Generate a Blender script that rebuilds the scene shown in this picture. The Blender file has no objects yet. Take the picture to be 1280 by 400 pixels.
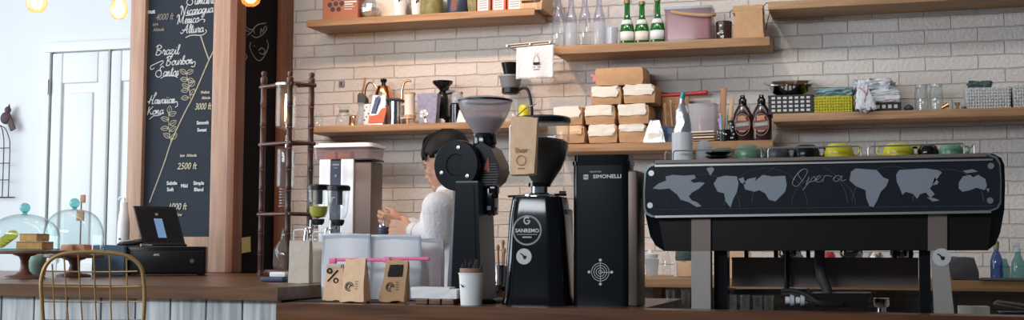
import bpy, bmesh, math, random
from mathutils import Vector, Matrix, noise, Euler
random.seed(7)
sc = bpy.context.scene
COL = sc.collection
PI = math.pi
# ------------------------------------------------------------------ camera
FPX = 1534.0
TH = math.radians(16.7); PH = math.atan(110/FPX); RO = 0.004
CAM = Vector((0, 0, 1.2))
Fw = Vector((-math.sin(TH)*math.cos(PH), math.cos(TH)*math.cos(PH), math.sin(PH)))
R0 = Vector((math.cos(TH), math.sin(TH), 0)); U0 = R0.cross(Fw)
Rt = R0*math.cos(RO)+U0*math.sin(RO); Up = U0*math.cos(RO)-R0*math.sin(RO)
cd = bpy.data.cameras.new('camera'); cam = bpy.data.objects.new('camera', cd); COL.objects.link(cam)
cd.sensor_width = 36; cd.lens = FPX/1280*36; cd.clip_start = .05
m = Matrix((Rt, Up, -Fw)).transposed().to_4x4(); m.translation = CAM
cam.matrix_world = m; sc.camera = cam
# ------------------------------------------------------------------ light
sc.view_settings.view_transform = 'Standard'; sc.view_settings.look = 'None'
sc.view_settings.gamma = 1; sc.view_settings.use_curve_mapping = False
sc.view_settings.exposure = -0.05
w = bpy.data.worlds.new('world'); sc.world = w; w.use_nodes = True
bg = w.node_tree.nodes['Background']; bg.inputs[0].default_value = (.70, .84, 1, 1); bg.inputs[1].default_value = .09
def area(name, loc, target, sx, sy, power, col):
    l = bpy.data.lights.new(name, 'AREA'); l.shape = 'RECTANGLE'; l.size = sx; l.size_y = sy; l.energy = power; l.color = col
    o = bpy.data.objects.new(name, l); COL.objects.link(o); o.location = loc
    o.rotation_euler = (Vector(target)-Vector(loc)).to_track_quat('-Z', 'Y').to_euler(); return o
def spot(name, loc, target, power, col, ang=70, r=.05):
    l = bpy.data.lights.new(name, 'SPOT'); l.energy = power; l.color = col; l.spot_size = math.radians(ang); l.spot_blend = .9; l.shadow_soft_size = r
    o = bpy.data.objects.new(name, l); COL.objects.link(o); o.location = loc
    o.rotation_euler = (Vector(target)-Vector(loc)).to_track_quat('-Z', 'Y').to_euler(); return o
area('window_daylight_left', (-6.2, 3.1, 1.9), (0, 4.9, 1.3), 3.6, 2.1, 185, (.80, .90, 1))
area('window_daylight_street', (-3.3, -1.4, 3.0), (-1.3, 4.2, 1.1), 3.8, .8, 185, (.86, .93, 1))
area('ceiling_strip_light', (-.6, 4.2, 3.35), (-.6, 5.5, 1.6), 5.5, .35, 30, (1, .95, .90))
spot('ceiling_spot_light', (-2.0, 4.3, 3.1), (-1.95, 5.78, 1.6), 85, (1, .64, .42), 72)
spot('ceiling_spot_light', (-.95, 4.3, 3.1), (-.9, 5.78, 1.9), 30, (1, .90, .80), 70)
# ------------------------------------------------------------------ pixel <-> place helpers (pixels of the 1280x400 frame)
def ray(x, y): return Fw + Rt*((x-640)/FPX) + Up*((200-y)/FPX)
def at(x, y, Y):
    d = ray(x, y); return CAM + d*(Y/d.y)
def mpp(x, y, Y): return (at(x, y, Y)-CAM).dot(Fw)/FPX
# ------------------------------------------------------------------ materials
def mat(name, col, rough=.5, metal=0, spec=.5, emit=None, es=0, alpha=1, trans=0, coat=0, noise_amt=0, nscale=20, bump=0, sheen=0):
    mm = bpy.data.materials.new(name); mm.use_nodes = True; nt = mm.node_tree; b = nt.nodes['Principled BSDF']
    b.inputs['Base Color'].default_value = (*col, 1); b.inputs['Roughness'].default_value = rough; b.inputs['Metallic'].default_value = metal
    b.inputs['Specular IOR Level'].default_value = spec; b.inputs['Coat Weight'].default_value = coat; b.inputs['Transmission Weight'].default_value = trans
    b.inputs['Alpha'].default_value = alpha
    if emit: b.inputs['Emission Color'].default_value = (*emit, 1); b.inputs['Emission Strength'].default_value = es
    tc = nt.nodes.new('ShaderNodeTexCoord'); n = nt.nodes.new('ShaderNodeTexNoise'); n.inputs['Scale'].default_value = nscale; n.inputs['Detail'].default_value = 4
    nt.links.new(tc.outputs['Object'], n.inputs['Vector'])
    if noise_amt:
        mx = nt.nodes.new('ShaderNodeMix'); mx.data_type = 'RGBA'
        mx.inputs[6].default_value = (*[c*(1-noise_amt) for c in col], 1); mx.inputs[7].default_value = (*[min(1, c*(1+noise_amt)) for c in col], 1)
        nt.links.new(n.outputs['Fac'], mx.inputs[0]); nt.links.new(mx.outputs[2], b.inputs['Base Color'])
    if bump:
        bp = nt.nodes.new('ShaderNodeBump'); bp.inputs['Strength'].default_value = bump; bp.inputs['Distance'].default_value = .01
        nt.links.new(n.outputs['Fac'], bp.inputs['Height']); nt.links.new(bp.outputs[0], b.inputs['Normal'])
    return mm
def wood(name, c1, c2, axis=0, rough=.4, scale=3.0, plank=0):
    mm = bpy.data.materials.new(name); mm.use_nodes = True; nt = mm.node_tree; b = nt.nodes['Principled BSDF']
    tc = nt.nodes.new('ShaderNodeTexCoord'); mp = nt.nodes.new('ShaderNodeMapping'); s = [14*scale]*3; s[axis] = scale*.9; mp.inputs['Scale'].default_value = s
    n = nt.nodes.new('ShaderNodeTexNoise'); n.inputs['Scale'].default_value = 1; n.inputs['Detail'].default_value = 6; n.inputs['Distortion'].default_value = .6
    cr = nt.nodes.new('ShaderNodeValToRGB'); cr.color_ramp.elements[0].position = .32; cr.color_ramp.elements[0].color = (*c1, 1); cr.color_ramp.elements[1].position = .68; cr.color_ramp.elements[1].color = (*c2, 1)
    nt.links.new(tc.outputs['Object'], mp.inputs[0]); nt.links.new(mp.outputs[0], n.inputs['Vector']); nt.links.new(n.outputs['Fac'], cr.inputs[0])
    nt.links.new(cr.outputs[0], b.inputs['Base Color']); b.inputs['Roughness'].default_value = rough
    bp = nt.nodes.new('ShaderNodeBump'); bp.inputs['Strength'].default_value = .15; bp.inputs['Distance'].default_value = .004
    nt.links.new(n.outputs['Fac'], bp.inputs['Height']); nt.links.new(bp.outputs[0], b.inputs['Normal'])
    return mm
def glass(name, tint=(1, 1, 1), dens=.12, rough=.03, haze=(.8, .85, .85), ior=1.45):
    # thin glass: see-through layer + fresnel reflection + a little milky surface haze
    mm = bpy.data.materials.new(name); mm.use_nodes = True; nt = mm.node_tree; nt.nodes.remove(nt.nodes['Principled BSDF']); out = nt.nodes['Material Output']
    tr = nt.nodes.new('ShaderNodeBsdfTransparent'); et = nt.nodes.new('ShaderNodeMix'); et.data_type = 'RGBA'; et.inputs[6].default_value = (*tint, 1); et.inputs[7].default_value = (*[c*c*.5 for c in tint], 1); nt.links.new(et.outputs[2], tr.inputs[0])
    gl = nt.nodes.new('ShaderNodeBsdfGlossy'); gl.inputs['Roughness'].default_value = rough; gl.inputs[0].default_value = (1, 1, 1, 1)
    df = nt.nodes.new('ShaderNodeBsdfDiffuse'); df.inputs[0].default_value = (*haze, 1)
    lw = nt.nodes.new('ShaderNodeLayerWeight'); lw.inputs[0].default_value = .5
    pw = nt.nodes.new('ShaderNodeMath'); pw.operation = 'POWER'; pw.inputs[1].default_value = 4; nt.links.new(lw.outputs['Facing'], pw.inputs[0]); nt.links.new(pw.outputs[0], et.inputs[0])
    fr = nt.nodes.new('ShaderNodeMath'); fr.operation = 'MULTIPLY_ADD'; fr.inputs[1].default_value = .55; fr.inputs[2].default_value = .035; nt.links.new(pw.outputs[0], fr.inputs[0])
    tl = nt.nodes.new('ShaderNodeBsdfTranslucent'); tl.inputs[0].default_value = (*haze, 1)
    m0 = nt.nodes.new('ShaderNodeMixShader'); m0.inputs[0].default_value = .45; nt.links.new(df.outputs[0], m0.inputs[1]); nt.links.new(tl.outputs[0], m0.inputs[2])
    m1 = nt.nodes.new('ShaderNodeMixShader'); m1.inputs[0].default_value = dens; m2 = nt.nodes.new('ShaderNodeMixShader')
    nt.links.new(tr.outputs[0], m1.inputs[1]); nt.links.new(m0.outputs[0], m1.inputs[2])
    nt.links.new(fr.outputs[0], m2.inputs[0]); nt.links.new(m1.outputs[0], m2.inputs[1]); nt.links.new(gl.outputs[0], m2.inputs[2]); nt.links.new(m2.outputs[0], out.inputs[0])
    return mm
def brickmat():
    mm = bpy.data.materials.new('painted_brick'); mm.use_nodes = True; nt = mm.node_tree; b = nt.nodes['Principled BSDF']; L = nt.links.new
    tc = nt.nodes.new('ShaderNodeTexCoord'); sp = nt.nodes.new('ShaderNodeSeparateXYZ'); cb = nt.nodes.new('ShaderNodeCombineXYZ')
    L(tc.outputs['Object'], sp.inputs[0]); L(sp.outputs[0], cb.inputs[0]); L(sp.outputs[2], cb.inputs[1])
    # slightly wobbly joints
    nz = nt.nodes.new('ShaderNodeTexNoise'); nz.inputs['Scale'].default_value = 14; nz.inputs['Detail'].default_value = 2; L(cb.outputs[0], nz.inputs['Vector'])
    vs = nt.nodes.new('ShaderNodeVectorMath'); vs.operation = 'MULTIPLY_ADD'; vs.inputs[1].default_value = (.010, .010, 0)
    L(nz.outputs['Color'], vs.inputs[0]); L(cb.outputs[0], vs.inputs[2])
    mp = nt.nodes.new('ShaderNodeMapping'); mp.inputs['Location'].default_value = (BRX, BRZ, 0); L(vs.outputs[0], mp.inputs[0])
    br = nt.nodes.new('ShaderNodeTexBrick'); br.offset = .5; br.inputs['Scale'].default_value = 1; br.inputs['Brick Width'].default_value = BW; br.inputs['Row Height'].default_value = BH
    br.inputs['Mortar Size'].default_value = .0036; br.inputs['Mortar Smooth'].default_value = .75; br.inputs['Bias'].default_value = 0
    br.inputs['Color1'].default_value = (.70, .665, .635, 1); br.inputs['Color2'].default_value = (.64, .605, .575, 1); br.inputs['Mortar'].default_value = (.60, .55, .51, 1)
    L(mp.outputs[0], br.inputs['Vector'])
    n2 = nt.nodes.new('ShaderNodeTexNoise'); n2.inputs['Scale'].default_value = 60; n2.inputs['Detail'].default_value = 5; L(cb.outputs[0], n2.inputs['Vector'])
    n3 = nt.nodes.new('ShaderNodeTexNoise'); n3.inputs['Scale'].default_value = 2.2; n3.inputs['Detail'].default_value = 3; L(cb.outputs[0], n3.inputs['Vector'])
    mx = nt.nodes.new('ShaderNodeMix'); mx.data_type = 'RGBA'; mx.blend_type = 'MULTIPLY'; mx.inputs[0].default_value = .5
    cr = nt.nodes.new('ShaderNodeValToRGB'); cr.color_ramp.elements[0].position = .3; cr.color_ramp.elements[0].color = (.88, .82, .77, 1); cr.color_ramp.elements[1].position = .65; cr.color_ramp.elements[1].color = (1, 1, 1, 1)
    L(n3.outputs['Fac'], cr.inputs[0]); L(br.outputs['Color'], mx.inputs[6]); L(cr.outputs[0], mx.inputs[7]); L(mx.outputs[2], b.inputs['Base Color'])
    # heights: bricks stand proud of the joints, rough painted faces
    ma = nt.nodes.new('ShaderNodeMath'); ma.operation = 'MULTIPLY_ADD'; ma.inputs[1].default_value = -1; L(br.outputs['Fac'], ma.inputs[0])
    m3 = nt.nodes.new('ShaderNodeMath'); m3.operation = 'MULTIPLY'; m3.inputs[1].default_value = .8; L(n2.outputs['Fac'], m3.inputs[0]); L(m3.outputs[0], ma.inputs[2])
    bp = nt.nodes.new('ShaderNodeBump'); bp.inputs['Strength'].default_value = .8; bp.inputs['Distance'].default_value = .008
    L(ma.outputs[0], bp.inputs['Height']); L(bp.outputs[0], b.inputs['Normal']); b.inputs['Roughness'].default_value = .75
    return mm
BW, BH = .2235, .0625
BRX, BRZ = -.10, -.005
M = {}
def mk(): 
    g = M
    g['brick'] = brickmat()
    g['white_wall'] = mat('white_wall_paint', (.78, .80, .81), .7, noise_amt=.03, nscale=3)
    g['white_door'] = mat('white_door_paint', (.80, .82, .82), .45)
    g['grey_line'] = mat('door_joint_grey', (.42, .42, .40), .7)
    g['pinkfill'] = mat('dusty_pink_powder', (.42, .20, .21), .8)
    g['floor'] = mat('floor_concrete', (.22, .20, .18), .5, noise_amt=.2, nscale=4)
    g['ceil'] = mat('ceiling_paint', (.5, .5, .5), .8)
    g['shelf'] = wood('shelf_oak', (.29, .15, .062), (.45, .255, .12), 0, .5, 4)
    g['counter'] = wood('counter_walnut', (.085, .040, .020), (.185, .090, .044), 0, .32, 3)
    g['bar'] = wood('bar_walnut', (.075, .028, .011), (.17, .066, .026), 0, .32, 3)
    g['frame'] = wood('board_frame_wood', (.33, .20, .14), (.47, .31, .22), 2, .5, 3)
    g['redwood'] = wood('red_brown_wood', (.13, .04, .018), (.22, .075, .03), 2, .45, 3)
    g['darkwood'] = wood('dark_stained_wood', (.035, .014, .010), (.085, .034, .022), 2, .4, 4)
    g['plank'] = wood('whitewashed_plank', (.30, .32, .33), (.62, .64, .64), 2, .7, 3)
    g['standwood'] = wood('cake_stand_wood', (.12, .055, .038), (.22, .10, .07), 0, .45, 5)
    g['lightwood'] = wood('light_wood', (.45, .28, .14), (.65, .42, .24), 2, .5, 5)
    g['midwood'] = wood('mid_brown_wood', (.30, .14, .06), (.45, .24, .11), 2, .5, 5)
    g['board'] = mat('slate_black_paint', (.016, .025, .039), .7, spec=.25, noise_amt=.25, nscale=2)
    g['board2'] = mat('matt_black_paint', (.005, .0045, .006), .85, spec=.15)
    g['chalk'] = mat('white_chalk', (.62, .68, .72), .9)
    g['chalky'] = mat('cream_chalk', (.52, .50, .38), .9)
    g['chalkd'] = mat('faint_chalk', (.22, .21, .19), .9)
    g['black'] = mat('black_plastic', (.006, .006, .007), .35, spec=.35)
    g['gloss'] = mat('gloss_black', (.003, .0035, .005), .13, spec=.5)
    g['satin'] = mat('satin_black', (.006, .0075, .010), .24, spec=.28)
    g['matt'] = mat('matt_black', (.006, .006, .007), .6, spec=.3)
    g['grindersheen'] = mat('black_painted_sky_sheen', (.065, .090, .112), .4, spec=.6)  # black column; sky reflection on its left face is put into the colour
    g['dgrey'] = mat('dark_grey_plastic', (.06, .06, .065), .45)
    g['grey'] = mat('mid_grey_plastic', (.25, .26, .28), .4)
    g['chrome'] = mat('chrome', (.72, .72, .72), .12, 1)
    g['steel'] = mat('brushed_steel', (.50, .49, .47), .34, 1, noise_amt=.05, nscale=60)
    g['legsteel'] = mat('satin_warm_steel', (.36, .32, .295), .45, .2)
    g['dsteel'] = mat('dark_bronze_steel', (.20, .16, .135), .40, .3)
    g['hull'] = mat('dark_brown_steel', (.011, .009, .008), .3, .1, spec=.3)
    g['copper'] = mat('polished_copper', (.80, .38, .20), .15, 1)
    g['gold'] = mat('brass_wire', (.34, .20, .07), .42, .5)
    g['wire'] = mat('black_wire', (.02, .02, .02), .5)
    g['kraft'] = mat('kraft_paper', (.52, .31, .165), .8, noise_amt=.15, nscale=30, bump=.4)
    g['kraftl'] = mat('light_kraft_paper', (.80, .53, .33), .8, noise_amt=.12, nscale=30, bump=.4)
    g['kraftp'] = mat('pale_kraft_paper', (.60, .52, .43), .8, noise_amt=.08, nscale=30, bump=.4)
    g['cream'] = mat('cream_paper', (.82, .76, .67), .75, bump=.3, nscale=40)
    g['white'] = mat('white_plastic', (.80, .81, .82), .4)
    g['paper'] = mat('white_paper', (.80, .80, .79), .8)
    g['cloth'] = mat('white_cotton', (.74, .76, .80), .9, bump=.5, nscale=120)
    g['shirt'] = mat('white_shirt_cotton', (.72, .70, .71), .9, bump=.4, nscale=80)
    g['skin'] = mat('skin', (.50, .27, .18), .5, noise_amt=.06, nscale=20)
    g['hair'] = mat('black_hair', (.004, .0035, .004), .6, spec=.25)
    g['clear'] = glass('clear_glass', (.96, .98, .98), .06)
    g['teal_glass'] = glass('teal_tinted_glass', (.92, .98, .98), .04, haze=(.5, .75, .75))
    g['teal_rim'] = glass('thick_teal_glass', (.50, .82, .82), .18, haze=(.16, .42, .42))
    g['smoke'] = glass('smoky_translucent_plastic', (.80, .76, .78), .5, rough=.25, haze=(.60, .55, .57))
    g['milky'] = glass('milky_translucent_plastic', (.85, .88, .92), .55, rough=.2, haze=(.75, .79, .85))
    g['pouch'] = glass('frosted_white_film', (.88, .90, .94), .72, rough=.3, haze=(.90, .93, .97))
    g['pinkclear'] = glass('clear_pinkish_plastic', (.90, .82, .83), .35, rough=.15, haze=(.62, .45, .47))
    g['lilac'] = glass('pale_lilac_glass', (.80, .80, .88), .22, haze=(.55, .55, .66))
    g['bluebottle'] = glass('blue_plastic', (.35, .5, .75), .35, haze=(.10, .16, .35))
    g['tealbottle'] = glass('clear_teal_plastic', (.55, .8, .8), .35, haze=(.25, .45, .45))
    g['greenglass'] = mat('green_glass', (.008, .13, .018), .08, coat=.5)
    g['amber'] = glass('amber_glass', (.95, .6, .3), .3, haze=(.5, .25, .1))
    g['oil'] = mat('yellow_green_liquid', (.42, .40, .02), .15)
    g['beans'] = mat('roasted_coffee_beans', (.012, .006, .004), .5, spec=.2, noise_amt=.8, nscale=200, bump=.6)
    g['pink'] = mat('pink_plastic', (.85, .16, .36), .4)
    g['red'] = mat('red_plastic', (.50, .03, .04), .35)
    g['teal'] = mat('teal_plastic', (.03, .42, .42), .4)
    g['foil'] = mat('silver_foil', (.75, .76, .80), .3, .8, bump=.5, nscale=25)
    g['yellow'] = mat('yellow_glaze', (.60, .52, .025), .22)
    g['yellowp'] = mat('yellow_woven', (.50, .46, .02), .6, bump=.8, nscale=90)
    g['green'] = mat('sage_green_glaze', (.13, .28, .19), .3)
    g['celadon'] = mat('pale_green_glaze', (.33, .48, .40), .35)
    g['navy'] = mat('navy_plastic', (.03, .045, .09), .4)
    g['bluegrey'] = mat('slate_blue_fabric', (.10, .17, .26), .7)
    g['cake'] = mat('golden_sponge_cake', (.58, .28, .07), .85, noise_amt=.35, nscale=60, bump=.6)
    g['caketop'] = mat('brown_cake_crust', (.30, .12, .04), .7, noise_amt=.2, nscale=50)
    g['bun'] = mat('glazed_orange_pastry', (.60, .22, .08), .45, noise_amt=.3, nscale=30)
    g['screen'] = mat('lit_screen', (.02, .02, .02), .2, emit=(.20, .36, .62), es=.75)
    g['bulb'] = glass('amber_tinted_bulb_glass', (1, .86, .58), .035, haze=(1, .55, .2))
    g['filament'] = mat('glowing_filament', (1, .7, .4), .5, emit=(1, .50, .16), es=26)
    g['silverpaint'] = mat('silver_print', (.62, .62, .60), .4)
    g['mapgrey'] = mat('pale_grey_print', (.24, .27, .31), .35)
    g['mapline'] = mat('fine_grey_print', (.10, .11, .12), .4)
    g['panel'] = mat('machine_panel_black', (.018, .021, .028), .2, spec=.35)
    g['frameline'] = mat('panel_edge_grey', (.30, .36, .38), .25, .7)
    g['sticker'] = mat('pale_sticker', (.55, .56, .54), .6)
    g['orangebox'] = mat('terracotta_card', (.42, .15, .075), .6, noise_amt=.08, nscale=8)
    g['dotb'] = mat('dark_berry_print', (.07, .025, .03), .6)
    g['sticky'] = mat('yellow_note_paper', (.50, .45, .20), .8)
    g['rubber'] = mat('black_rubber', (.015, .015, .015), .7)
    g['syrup'] = mat('dark_syrup_bottle', (.030, .012, .016), .2, coat=.4)
    g['label_red'] = mat('maroon_label', (.16, .03, .02), .4)
    g['label_line'] = mat('tan_label_print', (.50, .25, .14), .5)
    g['floral'] = mat('lilac_floral_packaging', (.26, .25, .36), .45, noise_amt=.6, nscale=55)
    g['bluebag'] = mat('blue_printed_bag', (.05, .09, .18), .4, noise_amt=.4, nscale=25)
    g['redbag'] = mat('red_orange_print', (.62, .12, .04), .45)
    g['checkb'] = mat('black_basket', (.012, .012, .014), .5)
    g['checkw'] = mat('white_cut_square', (.62, .60, .58), .7)
    g['wovenw'] = mat('white_woven_plastic', (.62, .61, .60), .7, bump=1.0, nscale=110)
    g['gteal'] = mat('pale_teal_cloth', (.22, .36, .38), .9, bump=.5, nscale=90)
    g['dteal'] = mat('dark_green_cloth', (.07, .11, .11), .9, bump=.5, nscale=90)
    g['stripe'] = mat('pink_cloth_stripe', (.5, .22, .26), .9)
    g['mug'] = mat('dark_brown_mug', (.05, .022, .022), .3)
    g['leaf'] = mat('olive_leaf_pattern', (.20, .19, .07), .5, noise_amt=.8, nscale=40)
    g['purple'] = mat('lilac_pen', (.62, .25, .55), .4)
    g['lblue'] = mat('light_blue_pen', (.16, .48, .72), .4)
    g['marble'] = mat('grey_stone_top', (.34, .33, .32), .25, noise_amt=.15, nscale=9)
    g['bird'] = mat('dusty_purple_bird', (.10, .06, .07), .7)
    g['apron'] = mat('dark_apron', (.03, .035, .045), .9)
    g['jeans'] = mat('dark_trousers', (.03, .035, .05), .9)
    g['shoe'] = mat('black_shoe', (.015, .015, .015), .5)
    g['lip'] = mat('lip', (.36, .13, .10), .5)
    g['machbrown'] = mat('bronze_side_panel', (.14, .10, .085), .4, .5)
    g['brightsteel'] = mat('bright_brushed_steel', (.62, .65, .68), .35, .3)
    g['logored'] = mat('red_logo_print', (.40, .07, .04), .5)
    g['twig'] = mat('dark_stirrer', (.03, .02, .018), .6)
    g['tan'] = mat('tan_lid', (.30, .18, .12), .6)
mk()
# ------------------------------------------------------------------ mesh helpers
def smooth_pts(pts, n=6, closed=False):
    P = [Vector(p) for p in pts]; out = []; N = len(P)
    if N < 3: return P
    rng = range(N if closed else N-1)
    for i in rng:
        a, b, c, d = (P[(i-1) % N] if closed or i > 0 else P[0]), P[i % N], P[(i+1) % N], (P[(i+2) % N] if closed or i+2 < N else P[-1])
        for k in range(n):
            t = k/n
            out.append(.5*((2*b)+(c-a)*t+(2*a-5*b+4*c-d)*t*t+(3*b-a-3*c+d)*t**3))
    if not closed: out.append(P[-1])
    return out
class MB:
    def __init__(s, k=1.0, off=(0, 0, 0)): s.bm = bmesh.new(); s.k = k; s.mi = 0; s.off = Vector(off)
    def v(s, p): return s.bm.verts.new((Vector(p)-s.off)*s.k)
    def f(s, vs):
        try:
            fc = s.bm.faces.new(vs); fc.material_index = s.mi; return fc
        except ValueError: return None
    def box(s, c, d, rot=None, taper=(1, 1), bev=0):
        c = Vector(c); hx, hy, hz = d[0]/2, d[1]/2, d[2]/2; R = Euler(rot).to_matrix() if rot else None; vs = []
        bmt = s.bm
        for z in (-1, 1):
            tx, ty = taper if z > 0 else (1, 1)
            for (x, y) in ((-1, -1), (1, -1), (1, 1), (-1, 1)):
                p = Vector((x*hx*tx, y*hy*ty, z*hz)); p = R @ p if R else p; vs.append(s.v(c+p))
        fs = [s.f([vs[i] for i in q]) for q in ((3, 2, 1, 0), (4, 5, 6, 7), (0, 1, 5, 4), (1, 2, 6, 5), (2, 3, 7, 6), (3, 0, 4, 7))]
        if bev:
            es = list({e for fc in fs for e in fc.edges}); r = bmesh.ops.bevel(bmt, geom=es, offset=bev*s.k, segments=3, affect='EDGES', profile=.5)
            for fc in r['faces']: fc.material_index = s.mi
        return s
    def lathe(s, prof, c=(0, 0, 0), seg=32, M3=None, a0=0, a1=2*PI, sx=1, sy=1):
        c = Vector(c); full = abs(a1-a0-2*PI) < 1e-6; n = seg if full else seg+1; rings = []
        for (r, z) in prof:
            if r < 1e-6:
                p = Vector((0, 0, z)); p = M3 @ p if M3 else p; rings.append([s.v(c+p)]); continue
            ring = []
            for i in range(n):
                a = a0+(a1-a0)*i/seg; p = Vector((r*sx*math.cos(a), r*sy*math.sin(a), z)); p = M3 @ p if M3 else p; ring.append(s.v(c+p))
            rings.append(ring)
        for A, B in zip(rings, rings[1:]):
            if len(A) == 1 and len(B) == 1: continue
            for i in range(n if full else n-1):
                j = (i+1) % n
                if len(A) == 1: s.f([A[0], B[j], B[i]])
                elif len(B) == 1: s.f([A[i], A[j], B[0]])
                else: s.f([A[i], A[j], B[j], B[i]])
        return s
    def cyl(s, p0, p1, r0, r1=None, seg=16):
        p0, p1 = Vector(p0), Vector(p1); r1 = r0 if r1 is None else r1; d = p1-p0; L = d.length
        M3 = d.to_track_quat('Z', 'Y').to_matrix(); return s.lathe([(0, 0), (r0, 0), (r1, L), (0, L)], p0, seg, M3)
    def tube(s, pts, r, seg=6, closed=False, sm=0, rr=None):
        P = smooth_pts(pts, sm, closed) if sm else [Vector(p) for p in pts]; n = len(P)
        if n < 2: return s
        rings = []; prev = None
        for i, p in enumerate(P):
            a = P[(i-1) % n] if (closed or i > 0) else P[i]; b = P[(i+1) % n] if (closed or i < n-1) else P[i]
            t = (b-a); t = t.normalized() if t.length > 1e-9 else Vector((0, 0, 1))
            if prev is None:
                u = t.cross(Vector((0, 1, 0))); u = u if u.length > .1 else t.cross(Vector((1, 0, 0))); u.normalize()
            else:
                u = prev-t*prev.dot(t); u = u.normalized() if u.length > 1e-6 else t.orthogonal().normalized()
            prev = u; w_ = t.cross(u); rad = rr(i/(n-1)) if rr else r
            rings.append([s.v(p+(u*math.cos(2*PI*k/seg)+w_*math.sin(2*PI*k/seg))*rad) for k in range(seg)])
        for i in range(n if closed else n-1):
            A, B = rings[i], rings[(i+1) % n]
            for k in range(seg): s.f([A[k], A[(k+1) % seg], B[(k+1) % seg], B[k]])
        if not closed: s.f(rings[0][::-1]); s.f(rings[-1])
        return s
    def prism(s, poly, y0, y1, fn=None):
        """poly in x,z; extruded along y"""
        fn = fn or (lambda x, y, z: (x, y, z))
        A = [s.v(fn(x, y0, z)) for x, z in poly]; B = [s.v(fn(x, y1, z)) for x, z in poly]; n = len(poly)
        s.f(A); s.f(B[::-1])
        for i in range(n): s.f([A[(i+1) % n], A[i], B[i], B[(i+1) % n]])
        return s
    def ball(s, c, r, seg=20, rings=12, M3=None):
        r = (r, r, r) if not hasattr(r, '__len__') else r; c = Vector(c); rs = []
        for j in range(rings+1):
            a = -PI/2+PI*j/rings; z = math.sin(a)*r[2]; q = math.cos(a)
            if j in (0, rings): p = Vector((0, 0, z)); rs.append([s.v(c+(M3 @ p if M3 else p))])
            else:
                ring = []
                for i in range(seg):
                    p = Vector((q*r[0]*math.cos(2*PI*i/seg), q*r[1]*math.sin(2*PI*i/seg), z)); ring.append(s.v(c+(M3 @ p if M3 else p)))
                rs.append(ring)
        for A, B in zip(rs, rs[1:]):
            for i in range(seg):
                j = (i+1) % seg
                if len(A) == 1: s.f([A[0], B[j], B[i]])
                elif len(B) == 1: s.f([A[i], A[j], B[0]])
                else: s.f([A[i], A[j], B[j], B[i]])
        return s
    def pillow(s, c, d, n=8, rnd=.25, amp=.03, seed=0, freq=1.2, fn=None):
        """rounded soft box with crumpled sides"""
        c = Vector(c); cache = {}
        def gv(i, j, k):
            key = (i, j, k)
            if key in cache: return cache[key]
            u = Vector((i/n*2-1, j/n*2-1, k/n*2-1)); m_ = max(abs(u.x), abs(u.y), abs(u.z)); l = u.length
            q = u*((1-rnd)+rnd*(m_/l)*1.25)
            nn = noise.noise_vector(u*freq+Vector((seed*7.3, seed*3.1, 0)))*amp*2
            q = q+nn
            if fn: q = fn(q)
            cache[key] = s.v(c+Vector((q.x*d[0]/2, q.y*d[1]/2, q.z*d[2]/2))); return cache[key]
        for a in range(n):
            for b in range(n):
                for sd in (0, n):
                    o = [(a, b), (a+1, b), (a+1, b+1), (a, b+1)]
                    if sd == 0: o = o[::-1]
                    s.f([gv(x, y, sd) for x, y in o]); s.f([gv(sd, x, y) for x, y in o]); s.f([gv(y, sd, x) for x, y in o])
        return s
    def sheet(s, f, nu, nv, th=0):
        V = [[s.v(f(i/nu, j/nv)) for j in range(nv+1)] for i in range(nu+1)]
        for i in range(nu):
            for j in range(nv): s.f([V[i][j], V[i+1][j], V[i+1][j+1], V[i][j+1]])
        return s
def obj(name, mb, m_, parent=None, ang=40, label=None, sub=0, solid=0):
    me = bpy.data.meshes.new(name); bmesh.ops.recalc_face_normals(mb.bm, faces=mb.bm.faces); mb.bm.to_mesh(me); mb.bm.free()
    for x in (m_ if isinstance(m_, (list, tuple)) else [m_]): me.materials.append(M[x] if isinstance(x, str) else x)
    for p in me.polygons: p.use_smooth = True
    me.set_sharp_from_angle(angle=math.radians(ang))
    o = bpy.data.objects.new(name, me); COL.objects.link(o)
    if parent: o.parent = parent
    if solid: md = o.modifiers.new('solid', 'SOLIDIFY'); md.thickness = solid; md.offset = 0
    if sub: md = o.modifiers.new('sub', 'SUBSURF'); md.levels = sub; md.render_levels = sub
    if label: o['label'] = label
    return o
def tag(o, label, cat, group=None):
    o['label'] = label; o['category'] = cat
    if group: o['group'] = group
    return o
def thing(name, label, cat, loc=(0, 0, 0), rz=0, group=None):
    o = bpy.data.objects.new(name, None); o.empty_display_size = .05; COL.objects.link(o); o.location = loc; o.rotation_euler = (0, 0, rz)
    return tag(o, label, cat, group)
def struct(name, mb, m_, parent=None):
    o = obj(name, mb, m_, parent); o['kind'] = 'structure'; return o
def copy_tree(o, parent=None):
    c = o.copy(); COL.objects.link(c)
    if parent: c.parent = parent
    for ch in list(o.children): copy_tree(ch, c)
    return c
def dup(o, loc, label, rz=None):
    c = copy_tree(o); c.location = loc; c['label'] = label
    if rz is not None: c.rotation_euler[2] = rz
    return c
def text(name, s_, size, m_, parent, loc, rot=(PI/2, 0, 0), shear=0, ext=.0004, align='CENTER', wx=1, bold=0, spacing=1):
    cu = bpy.data.curves.new(name, 'FONT'); cu.body = s_; cu.size = size; cu.align_x = align; cu.extrude = ext; cu.shear = shear; cu.offset = bold; cu.space_character = spacing; cu.resolution_u = 3
    t = bpy.data.objects.new(name, cu); COL.objects.link(t); dg = bpy.context.evaluated_depsgraph_get()
    me = bpy.data.meshes.new_from_object(t.evaluated_get(dg)); bpy.data.objects.remove(t); me.materials.clear(); me.materials.append(M[m_])
    o = bpy.data.objects.new(name, me); COL.objects.link(o); o.parent = parent; o.location = loc; o.rotation_euler = rot; o.scale = (wx, 1, 1)
    return o
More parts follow.
